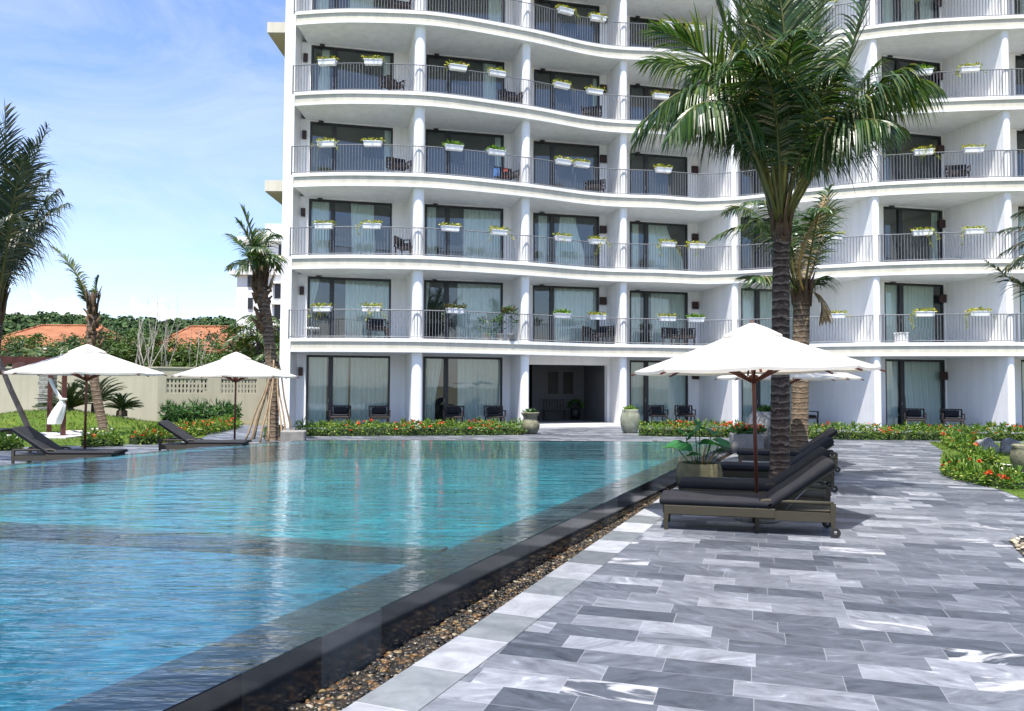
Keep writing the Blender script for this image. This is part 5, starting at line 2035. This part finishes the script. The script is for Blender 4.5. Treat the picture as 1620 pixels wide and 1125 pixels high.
# propped palm by the hotel corner
Y5 = 24.0
base = V((vx(433, Y5), Y5, 0))
top = pp(412, 452, Y5)
fr = []
for (mx_, my_, md, tx, ty, td, dr) in [(402, 388, .0, 382, 328, .0, .35), (392, 400, .1, 364, 372, .3, .9), (420, 390, .1, 440, 372, .2, 1.3), (424, 405, -.3, 446, 410, -.7, 1.8), (402, 410, -.4, 378, 432, -1.0, 1.7), (398, 415, .4, 362, 425, .9, 1.2), (414, 385, .4, 420, 362, 1.0, 1.2), (410, 400, -.5, 404, 392, -1.2, 1.7), (424, 410, .4, 438, 425, .9, 2.0), (399, 392, -.2, 376, 350, -.4, .8)]:
    fr.append((pp(mx_, my_, Y5 + md), pp(tx, ty, Y5 + td), dr, None))
fr.append((pp(426, 452, Y5 + .1), pp(438, 420, Y5 + .1), 1.8, 'palm_dry', .3))
palm('coconut_palm', 'stubby palm held by bamboo props beside the hotel corner', base, top, .165, .17, fr, nl=44, Lmax=.72, W=.045, tmat='trunk_pale', mids=V((.14, 0, 0)), stubs=(1.5, 26))
for j, (bx, by, d0, tx, ty) in enumerate([(388, 700, -.5, 428, 592), (396, 704, -.9, 430, 588), (402, 700, .5, 432, 580), (412, 706, -1.1, 434, 590), (456, 702, -.7, 437, 586), (448, 706, -1.0, 436, 580), (464, 700, .2, 438, 560), (424, 706, -1.2, 434, 570)]):
    Yb = Y5 + d0
    a = at_d(bx, 640, Yb); a.z = -.02
    c = at_d(tx, ty, Y5 + d0 * .22)
    d = (c - a)
    mb = MB()
    pts = [d * (k / 8) + V((.015 * math.sin(k * 1.3 + j), .015 * math.cos(k), 0)) for k in range(9)]
    mb.tube(pts, [.032 - .012 * k / 8 for k in range(9)], 7)
    o = mb.build('bamboo_prop', M['bamboo']); o.location = a
    tag(o, 'bamboo pole leaning against the stubby palm by the hotel corner', 'prop pole', 'bamboo props round the stubby palm')
# prop pole of the left palm
a = at_z(71, 733, 0); c = at_d(-8, 560, 17.0)
mb = MB(); d = c - a
mb.tube([d * (k / 9) + V((0, .02 * math.sin(k), .015 * math.sin(k * 1.7))) for k in range(10)], [.062 - .014 * k / 9 for k in range(10)], 9)
o = mb.build('prop_pole', M['propwood']); o.location = a
tag(o, 'grey wooden pole leaning from the pool side to the palm at the left edge', 'prop pole')

# palm beyond the right edge, its fronds reaching into the picture
Y6 = 19.5
base = V((vx(1700, Y6), Y6, 0))
top = pp(1694, 468, Y6)
fr = []
for (mx_, my_, md, tx, ty, td, dr) in [(1640, 462, -.2, 1560, 413, -.4, 1.3), (1650, 385, .2, 1584, 402, .4, 1.6), (1652, 372, -.3, 1582, 366, -.6, 1.3), (1656, 395, .5, 1590, 432, .9, 1.8), (1650, 400, -.6, 1592, 424, -1.0, 1.8), (1660, 350, .1, 1606, 340, .2, 1.2), (1675, 340, .3, 1625, 330, .8, 1.0), (1700, 330, 0, 1695, 240, 0, .5), (1730, 360, .1, 1790, 290, .2, .9), (1745, 400, -.1, 1830, 400, -.1, 1.5), (1690, 380, -.8, 1675, 360, -1.8, 1.5), (1720, 380, .8, 1740, 330, 1.8, 1.1), (1665, 400, -.5, 1622, 420, -1.2, 1.6)]:
    fr.append((pp(mx_, my_, Y6 + md), pp(tx, ty, Y6 + td), dr, None))
palm('coconut_palm', 'palm at the right edge of which only frond tips reach in', base, top, .17, .16, fr, mat='palm_leaf_dark', nl=40, Lmax=.7, W=.05)


# cycads
def cycad(px, Y, zb, h, n, L, lab):
    o = empty('cycad', (vx(px, Y), Y, zb))
    tag(o, lab, 'cycad', 'cycads on the left mound')
    mb = MB(); mb.lathe((0, 0, -.1), [(.22, 0), (.21, h * .5), (.2, h + .1), (.08, h + .2)], 12, 0, .1); mb.build('trunk', M['bark'], o)
    lm_all, rm_all = MB(), MB()
    for k in range(n):
        a = k * 2.399 + random.uniform(-.2, .2)
        el = .10 + 1.3 * random.random()
        d = V((math.cos(a), math.sin(a), 0))
        b = V((0, 0, h + .05))
        mid = b + d * L * .5 * math.cos(el) + V((0, 0, L * .55 * math.sin(el)))
        tip = b + d * L * .98 * math.cos(el * .85) + V((0, 0, L * (.92 * math.sin(el) - .10)))
        lm, rm = frond_geo(b, mid, tip, 40, .12, .022, .05, .08, fold=.5)
        lm_all.add(lm.v, lm.f); rm_all.add(rm.v, rm.f)
    lm_all.build('crown', M['cycad'], o)
    rm_all.build('stalks', M['leaf_stalk'], o)


cycad(112, 32, .50, .12, 64, 1.35, 'large dark cycad behind the left umbrella pole')
cycad(154, 33, .50, .35, 52, 1.35, 'tall cycad right behind the slanted palm trunk')
cycad(194, 32.5, .45, .12, 44, .85, 'small cycad on the mound right of the slanted palm')

# ------------------------------------------------------------------ garden walls
def P2(px, Y):
    return V((vx(px, Y), Y, 0))


def garden_wall(name, a, b, h, lab, vents=()):
    o = empty(name, (a.x, a.y, 0))
    tag(o, lab, 'wall')
    d = (b - a); L = d.length; u = d.normalized(); nrm = V((u.y, -u.x, 0))   # towards the camera
    if nrm.y > 0:
        nrm = -nrm
    an = math.atan2(u.y, u.x)
    mb = MB()
    def wb(s0, s1, z0, z1, off=0, th=.2, mi=0):
        c = u * ((s0 + s1) / 2) - nrm * (th / 2 - off)
        mb.box((c.x, c.y, (z0 + z1) / 2), (s1 - s0, th, z1 - z0), mi, an)
    x = 0
    for (s0, s1, z0, z1) in vents:
        wb(x, s0, -.1, h)
        wb(s0, s1, -.1, z0); wb(s0, s1, z1, h)
        x = s1
    wb(x, L, -.1, h)
    mb.build('panel', M['cream_wall'], o)
    mb = MB(); wb(-.03, L + .03, h, h + .07, .04, .28); mb.build('coping', M['cream_wall'], o)
    for (s0, s1, z0, z1) in vents:
        mb = MB()
        nx, nz = 11, 3
        bw, bh = (s1 - s0) / nx, (z1 - z0) / nz
        for i in range(nx + 1):
            wb(max(s0, s0 + i * bw - .045), min(s1, s0 + i * bw + .045), z0, z1, -.03, .10)
        for k in range(nz + 1):
            wb(s0, s1, max(z0, z0 + k * bh - .04), min(z1, z0 + k * bh + .04), -.035, .09)
        mb.build('lattice', M['cream_wall'], o)
    return o


wc = P2(250, 37.0); wc_l = P2(-60, 39.5); wc_r = P2(470, 39.5)
Lr = (wc_r - wc).length
garden_wall('garden_wall', wc, wc_r, 2.42, 'cream garden wall with two lattice vents behind the second left umbrella', [(.35, 2.15, 1.25, 1.95), (2.75, 4.4, 1.25, 1.95)])
garden_wall('garden_wall', wc_l, wc, 2.42, 'plain cream garden wall left of the corner, behind the cycads')
garden_wall('garden_wall', P2(-60, 39.5) + V((-18, 1, 0)), P2(-60, 39.5), 2.42, 'far left run of the cream garden wall at the picture edge')
mb = MB()
q = P2(76, 35.5)
for k in range(14):
    mb.box((random.uniform(-.02, .02), 0, .09 + k * .18), (.58 + random.uniform(-.05, .05), .5, .17), 0, random.uniform(-.04, .04), .02)
o = mb.build('stone_pillar', M['stone_grey']); o.location = q
tag(o, 'rough dark stone pillar in front of the wall beside the tied white curtain', 'pillar')

# pergola with a tied white curtain
Yp = 25.0
o = empty('pergola', (vx(102, Yp), Yp, 0), R(38))
tag(o, 'dark red timber pergola frame at the left edge behind the umbrella', 'pergola')
x1 = 0.0
for (x, y) in ((x1, 0), (x1 - 3.2, 0), (x1, 2.8), (x1 - 3.2, 2.8)):
    mb = MB(); mb.box((x, y, 1.1), (.13, .13, 2.4), 0); mb.build('post', M['pergola'], o)
for (y) in (-.0, 2.8):
    mb = MB(); mb.box((x1 - 1.6, y, 2.40), (3.9, .09, .16)); mb.box((x1 - 1.6, y + .1, 2.02), (3.9, .08, .13)); mb.build('beam', M['pergola'], o)
for k in range(7):
    mb = MB(); mb.box((x1 - 3.3 + k * .56, 1.4, 2.24), (.07, 3.3, .20)); mb.build('rafter', M['pergola'], o)
mb = MB()
pts = [(78, 598, .06), (84, 612, .055), (92, 625, .06), (98, 632, .045), (97, 640, .13), (93, 650, .19), (88, 662, .22), (86, 671, .20)]
vs, fs = [], []
NC = 20
c0 = at_d(98, 632, Yp - .1)
for i, (px, py, r) in enumerate(pts):
    c = at_d(px, py, Yp - .1) - c0
    for k in range(NC):
        a = 2 * PI * k / NC
        rr = r * (1 + .14 * math.sin(5 * a + i * .2))
        vs.append(c + V((rr * math.cos(a), rr * .6 * math.sin(a), 0)))
for i in range(len(pts) - 1):
    for k in range(NC):
        fs.append((i * NC + k, i * NC + (k + 1) % NC, (i + 1) * NC + (k + 1) % NC, (i + 1) * NC + k))
mb.add(vs, fs, 0, True)
o = mb.build('tied_curtain', M['cloth_white']); o.location = c0
tag(o, 'white curtain tied back in a knot to the pergola post', 'curtain')
mb = MB(); mb.tube([(-.06, 0, 0), (.05, -.05, .01), (.16, 0, .0)], .035, 8); mb.build('tie_band', M['cloth_white'], o)

# ------------------------------------------------------------------ trees, houses and hill behind
def branch(mb, p, d, L, r, depth, spread=.5, up=.15, n=3):
    q = p
    pts, rs = [p], [r]
    for k in range(4):
        d = (d + rdir() * .16 + UP * up * .3).normalized()
        q = q + d * L / 4
        pts.append(q); rs.append(r * (1 - .12 * (k + 1)))
    mb.tube(pts, rs, 6 if depth > 1 else 5, 0, False)
    ends = [q]
    if depth > 0:
        for k in range(n):
            dd = (d + rdir() * spread + UP * up).normalized()
            ends += branch(mb, pts[random.choice((2, 3, 4))], dd, L * random.uniform(.55, .8), r * .5, depth - 1, spread, up, n)
    return ends


def leafy_tree(px, Y, h, wd, mat, lab, nclump=70, lsz=.17, per=60, nm='leafy_tree'):
    o = empty(nm, (vx(px, Y), Y, -.05))
    tag(o, lab, 'tree', 'trees behind the garden wall')
    mb = MB()
    ends = branch(mb, V((0, 0, 0)), V((random.uniform(-.1, .1), 0, 1)), h * .5, h * .03, 2, .75, .2)
    mb.build('trunk', M['bark'], o)
    mb = MB()
    for k in range(nclump):
        if k < len(ends) and random.random() < .6:
            c = ends[k] * 1.0
        else:
            v = rdir(-.6, 1)
            rr = random.random() ** .4
            c = V((v.x * wd * .5 * rr, v.y * wd * .5 * rr, h * .62 + v.z * h * .36 * rr))
        s = random.uniform(.35, .75) * wd * .2
        for _ in range(per):
            v = rdir() * (random.random() ** .45) * s
            v.z *= .65
            leaf(mb, c + v, rdir(-.5, .6), rdir(.2, 1), random.uniform(.7, 1.4) * lsz, lsz * random.uniform(.2, .32), .6)
    mb.build('crown', M[mat], o)
    return o


TREES = [(20, 44, 4.3, 5.5, 'tree', 'dark tree behind the pergola at the left edge'), (75, 47, 4.4, 5.0, 'tree_light', 'light green tree behind the wall left of the slanted palm'),
         (118, 43, 4.4, 4.0, 'tree', 'bushy dark tree behind the wall just left of the slanted palm'), (180, 46, 4.9, 4.6, 'tree', 'dark tree behind the wall right of the slanted palm'),
         (215, 45, 4.9, 4.2, 'tree_light', 'light green tree behind the wall among the bare branches'), (262, 47, 4.6, 4.6, 'tree', 'dark tree behind the wall corner below the orange roof'),
         (312, 46, 3.9, 4.0, 'tree_light', 'bright bush behind the lattice wall left of its left vent'), (345, 44, 4.4, 4.2, 'tree_light', 'bright green tree above the lattice wall'), (150, 48, 5.0, 4.2, 'tree', 'dark tree directly behind the slanted palm trunk'), (292, 45, 4.4, 3.6, 'tree_light', 'light green bush before the orange roof nearest the lattice wall'), (40, 50, 5.0, 4.0, 'tree_light', 'light green tree before the leftmost orange roof'), (390, 47, 5.6, 5.0, 'tree', 'dark tall tree behind the stubby palm'), (440, 46, 5.0, 4.4, 'tree', 'dark tree between the stubby palm and the hotel corner')]
for (px, Y, h, wd, mat, lab) in TREES:
    leafy_tree(px, Y, h, wd, mat, lab)
# bare pale trees
for j, (px, Y, h, lab) in enumerate([(214, 42, 6.2, 'bare pale tree with tall thin twigs right of the slanted palm'), (247, 42.5, 6.6, 'tallest bare pale tree before the orange roof'), (290, 42, 5.6, 'bare pale tree nearest the lattice wall'), (232, 43, 4.8, 'small bare pale tree between two taller ones')]):
    o = empty('bare_tree', (vx(px, Y), Y, 0))
    tag(o, lab, 'tree', 'bare trees behind the wall')
    mb = MB()
    branch(mb, V((0, 0, 0)), V((random.uniform(-.15, .25), 0, 1)), h * .48, .075, 3, .42, .5, 2)
    branch(mb, V((.15, 0, 0)), V((random.uniform(.1, .5), 0, 1)), h * .45, .06, 3, .42, .5, 2)
    mb.build('branches', M['bare'], o)
# low palms behind the wall
for (px, Y, h, L, n, lab) in [(118, 42.5, 2.6, 2.3, 14, 'low feathery palm behind the wall left of the slanted palm'), (60, 43, 2.4, 2.4, 14, 'low feathery palm behind the pergola'), (408, 43, 4.0, 2.6, 16, 'feathery palm behind the stubby palm'), (448, 42.5, 2.6, 2.6, 16, 'low feathery palm at the foot of the hotel end wall')]:
    bs = V((vx(px, Y), Y, 0)); tp = bs + V((0, 0, h))
    fr = []
    for k in range(n):
        a = k * 2.399
        el = .15 + 1.1 * random.random()
        d = V((math.cos(a), math.sin(a), 0))
        fr.append((tp + d * L * .5 * math.cos(el) + V((0, 0, L * .55 * math.sin(el))), tp + d * L * .95 * math.cos(el * .8) + V((0, 0, L * (.65 * math.sin(el) - .3))), 1.0, None))
    palm('feather_palm', lab, bs, tp, .14, .12, fr, nl=24, Lmax=.6, W=.07, sheath=False, group='low palms behind the wall')


def house(px0, px1, Y, zeave, zridge, dep, lab):
    a, b = vx(px0, Y), vx(px1, Y)
    o = empty('tiled_house', ((a + b) / 2, Y, 0))
    tag(o, lab, 'house', 'orange roofed houses')
    w = (b - a) / 2
    mb = MB(); mb.box((0, dep / 2, zeave / 2 - .05), (w * 2 - .8, dep - .8, zeave)); mb.build('wall', M['cream_wall'], o)
    mb = MB()
    hip = min(w * .5, dep * .45)
    vs = [(-w, 0, zeave), (w, 0, zeave), (w, dep, zeave), (-w, dep, zeave), (-w + hip, dep / 2, zridge), (w - hip, dep / 2, zridge)]
    mb.add(vs, [(0, 1, 5, 4), (1, 2, 5), (2, 3, 4, 5), (3, 0, 4)])
    mb.add([(x, y, z - .12) for x, y, z in vs[:4]], [(3, 2, 1, 0)])
    mb.add([vs[0], vs[1], (w, 0, zeave - .12), (-w, 0, zeave - .12)], [(0, 3, 2, 1)])
    rf = mb.build('roof', M['tileroof'], o)
    mb = MB(); mb.tube([(-w + hip, dep / 2, zridge + .03), (w - hip, dep / 2, zridge + .03)], .10, 6)
    for s in (-1, 1):
        mb.tube([(s * w, 0, zeave + .03), (s * (w - hip), dep / 2, zridge + .03)], .08, 6)
    mb.build('ridge', M['tileroof'], rf)
    for k in range(3):
        mb = MB(); mb.box((-w * .6 + k * w * .6, .38, zeave * .5), (.9, .06, 1.2)); mb.build('window', M['frame'], o)


house(-60, 150, 58, 4.2, 6.3, 11, 'orange roofed house behind the pergola at the left')
house(222, 352, 56, 4.0, 6.1, 10, 'orange roofed house behind the lattice wall')
house(178, 238, 50, 3.0, 4.0, 6, 'small orange roofed hut among the trees behind the wall')

# white neighbouring block
Y = 72.0
xa, xm, xb = vx(372, Y), vx(404, Y), vx(520, Y)
z1 = at_d(372, 432, Y).z; z2 = at_d(404, 347, Y).z
zc = at_d(366, 376, Y).z
o = empty('neighbour_block', (xa, Y, 0))
tag(o, 'white stepped building far behind the stubby palm and hotel corner', 'building')
mb = MB()
mb.box(((xm - xa) / 2 + (xb - xm) / 2, 6, z1 / 2), (xb - xa, 12, z1)); mb.box((.45 + (xb - xa) / 2, 6.5, (z1 + zc) / 2), (xb - xa - .4, 11, zc - z1)); mb.box(((xm - xa) + (xb - xm) / 2, 7, (zc + z2) / 2), (xb - xm, 10, z2 - zc))
mb.build('wall', M['far_white'], o)
mb = MB()
mb.box(((xb - xa) / 2 - .2, 5.9, z1 + .05), (xb - xa + .9, 12.6, .45)); mb.box(((xb - xa) / 2 - .1, 6.3, zc), (xb - xa + .3, 11.8, .4))
mb.build('cornice', M['far_white'], o)
for k in range(7):
    py = 395 + k * 33
    z = at_d(440, py, Y).z
    for xx in (438, 455):
        mb = MB(); mb.box((vx(xx, Y) - xa, -.02 if z < z1 else .98, z), (.62, .2, 1.3)); mb.build('window', M['frame'], o)
for (px, py) in ((394, 480), (393, 445)):
    mb = MB(); mb.box((vx(px, Y) - xa, -.02, at_d(px, py, Y).z), (.42, .2, 1.0)); mb.build('window', M['frame'], o)
for k in range(4):
    z = at_d(440, 415 + k * 33, Y).z
    mb = MB(); mb.box((vx(447, Y) - xa, -.25, z), (2.2, .7, .16)); mb.build('balcony_ledge', M['far_white'], o)

# wooded hill
mb = MB()
NX, NY = 80, 26
def hz(x, y):
    f = (x + 420) / 420
    h = 37 * math.exp(-((x + 265) / 120) ** 2) + 30 * math.exp(-((x + 130) / 60) ** 2) + 22 * math.exp(-((x + 430) / 120) ** 2)
    h *= .92 + .16 * noise.noise(V((x * .012, y * .012, 2)))
    g = math.sin(min(max((y - 330) / 260, 0), 1) * PI)
    return h * g - .5
vs = []
for j in range(NY + 1):
    for i in range(NX + 1):
        x, y = -560 + 560 * i / NX, 330 + 260 * j / NY
        vs.append((x, y, hz(x, y)))
mb.add(vs, [(j * (NX + 1) + i, j * (NX + 1) + i + 1, (j + 1) * (NX + 1) + i + 1, (j + 1) * (NX + 1) + i) for j in range(NY) for i in range(NX)], 0, True)
o = mb.build('hill', M['hill']); o['kind'] = 'structure'
mb = MB()
k = 0
while k < 4200:
    x, y = random.uniform(-430, -20), random.uniform(345, 470)
    z = hz(x, y)
    if z < .2:
        k += .2
        continue
    k += 1
    s = random.uniform(1.2, 3.0) * random.choice((1, 1, 1, 1.6))
    sd = random.uniform(0, 50)
    cv = V((x, y, z + s * .4))
    for q in range(26):
        v = rdir(-.15, 1)
        c = cv + V((v.x * s, v.y * s, v.z * s * .85)) * (.75 + .35 * noise.noise(v * 1.8 + V((sd, 0, 0))))
        a1 = rdir(); a2 = (v + rdir() * .55).normalized()
        t1 = a2.cross(a1).normalized() * s * random.uniform(.2, .42); t2 = a2.cross(t1).normalized() * s * random.uniform(.16, .34)
        mb.add([c - t1, c - t2, c + t1 * .9, c + t2], [(0, 1, 2, 3)], 0, False)
o = mb.build('hill_forest', M['forest']); o['kind'] = 'stuff'

# ------------------------------------------------------------------ sky, sun, settings
SUN_DIR = V((.10, .36, -1.0)).normalized()        # the way the light travels
elev = math.asin(-SUN_DIR.z)
to_sun = -SUN_DIR
world = bpy.data.worlds.new('World')
sc.world = world
world.use_nodes = True
nt = world.node_tree
nt.nodes.clear()
wo = nt.nodes.new('ShaderNodeOutputWorld')
bg = nt.nodes.new('ShaderNodeBackground')
sky = nt.nodes.new('ShaderNodeTexSky')
sky.sky_type = 'NISHITA'
sky.sun_disc = False
sky.sun_elevation = elev
sky.sun_rotation = math.atan2(to_sun.x, to_sun.y)
sky.air_density = 1.0
sky.dust_density = .7
sky.ozone_density = 1.3
bg.inputs['Strength'].default_value = .112
W = NT.__new__(NT)
W.nt = nt
tc = W.n('TexCoord').outputs['Generated']
sep = W.n('SeparateXYZ'); W.l(tc, sep.inputs[0])
el = sep.outputs[2]
mp = W.n('Mapping'); mp.inputs['Scale'].default_value = (1.6, 1.6, 5.0); mp.inputs['Rotation'].default_value = (0, R(14), R(20))
W.l(tc, mp.inputs[0])
ci = W.noise(1.7, 7, .62, mp.outputs[0], .9)
cir = W.ramp(ci, [(.40, (0, 0, 0)), (.72, (1, 1, 1))])
# cumulus bank low over the hill
mp2 = W.n('Mapping'); mp2.inputs['Scale'].default_value = (9, 9, 16); W.l(tc, mp2.inputs[0])
cu_n = W.noise(1.3, 6, .55, mp2.outputs[0], .2)
low = W.ramp(W.math('ADD', el, W.math('MULTIPLY', W.math('SUBTRACT', cu_n, .5), .13)), [(.098, (1, 1, 1)), (.106, (0, 0, 0))])
band = W.math('MULTIPLY', low, W.ramp(cu_n, [(.50, (0, 0, 0)), (.58, (1, 1, 1))]))
cloudcol = (4.2, 4.45, 5.0)
c = W.mix(W.math('MULTIPLY', cir, .40), W.mix(1.0, sky.outputs[0], (.90, .92, 1.07), 'MULTIPLY'), cloudcol)
c = W.mix(W.math('MULTIPLY', band, .85), c, (5.4, 5.45, 5.5))
W.l(c, bg.inputs['Color'])
W.l(bg.outputs[0], wo.inputs['Surface'])

sl = bpy.data.lights.new('sun', 'SUN')
sl.energy = 4.0
sl.angle = R(.6)
sl.color = (1.0, .955, .89)
so = bpy.data.objects.new('sun', sl)
col.objects.link(so)
so.rotation_euler = SUN_DIR.to_track_quat('-Z', 'Y').to_euler()
so.location = (-20, -10, 30)

sc.view_settings.view_transform = 'Standard'
sc.view_settings.look = 'None'
sc.view_settings.gamma = 1.0
sc.view_settings.exposure = 1.2
sc.cycles.caustics_reflective = False
sc.cycles.caustics_refractive = False
sc.cycles.sample_clamp_indirect = 6
sc.cycles.use_denoising = True
sc.cycles.transparent_max_bounces = 16
sc.cycles.max_bounces = 10
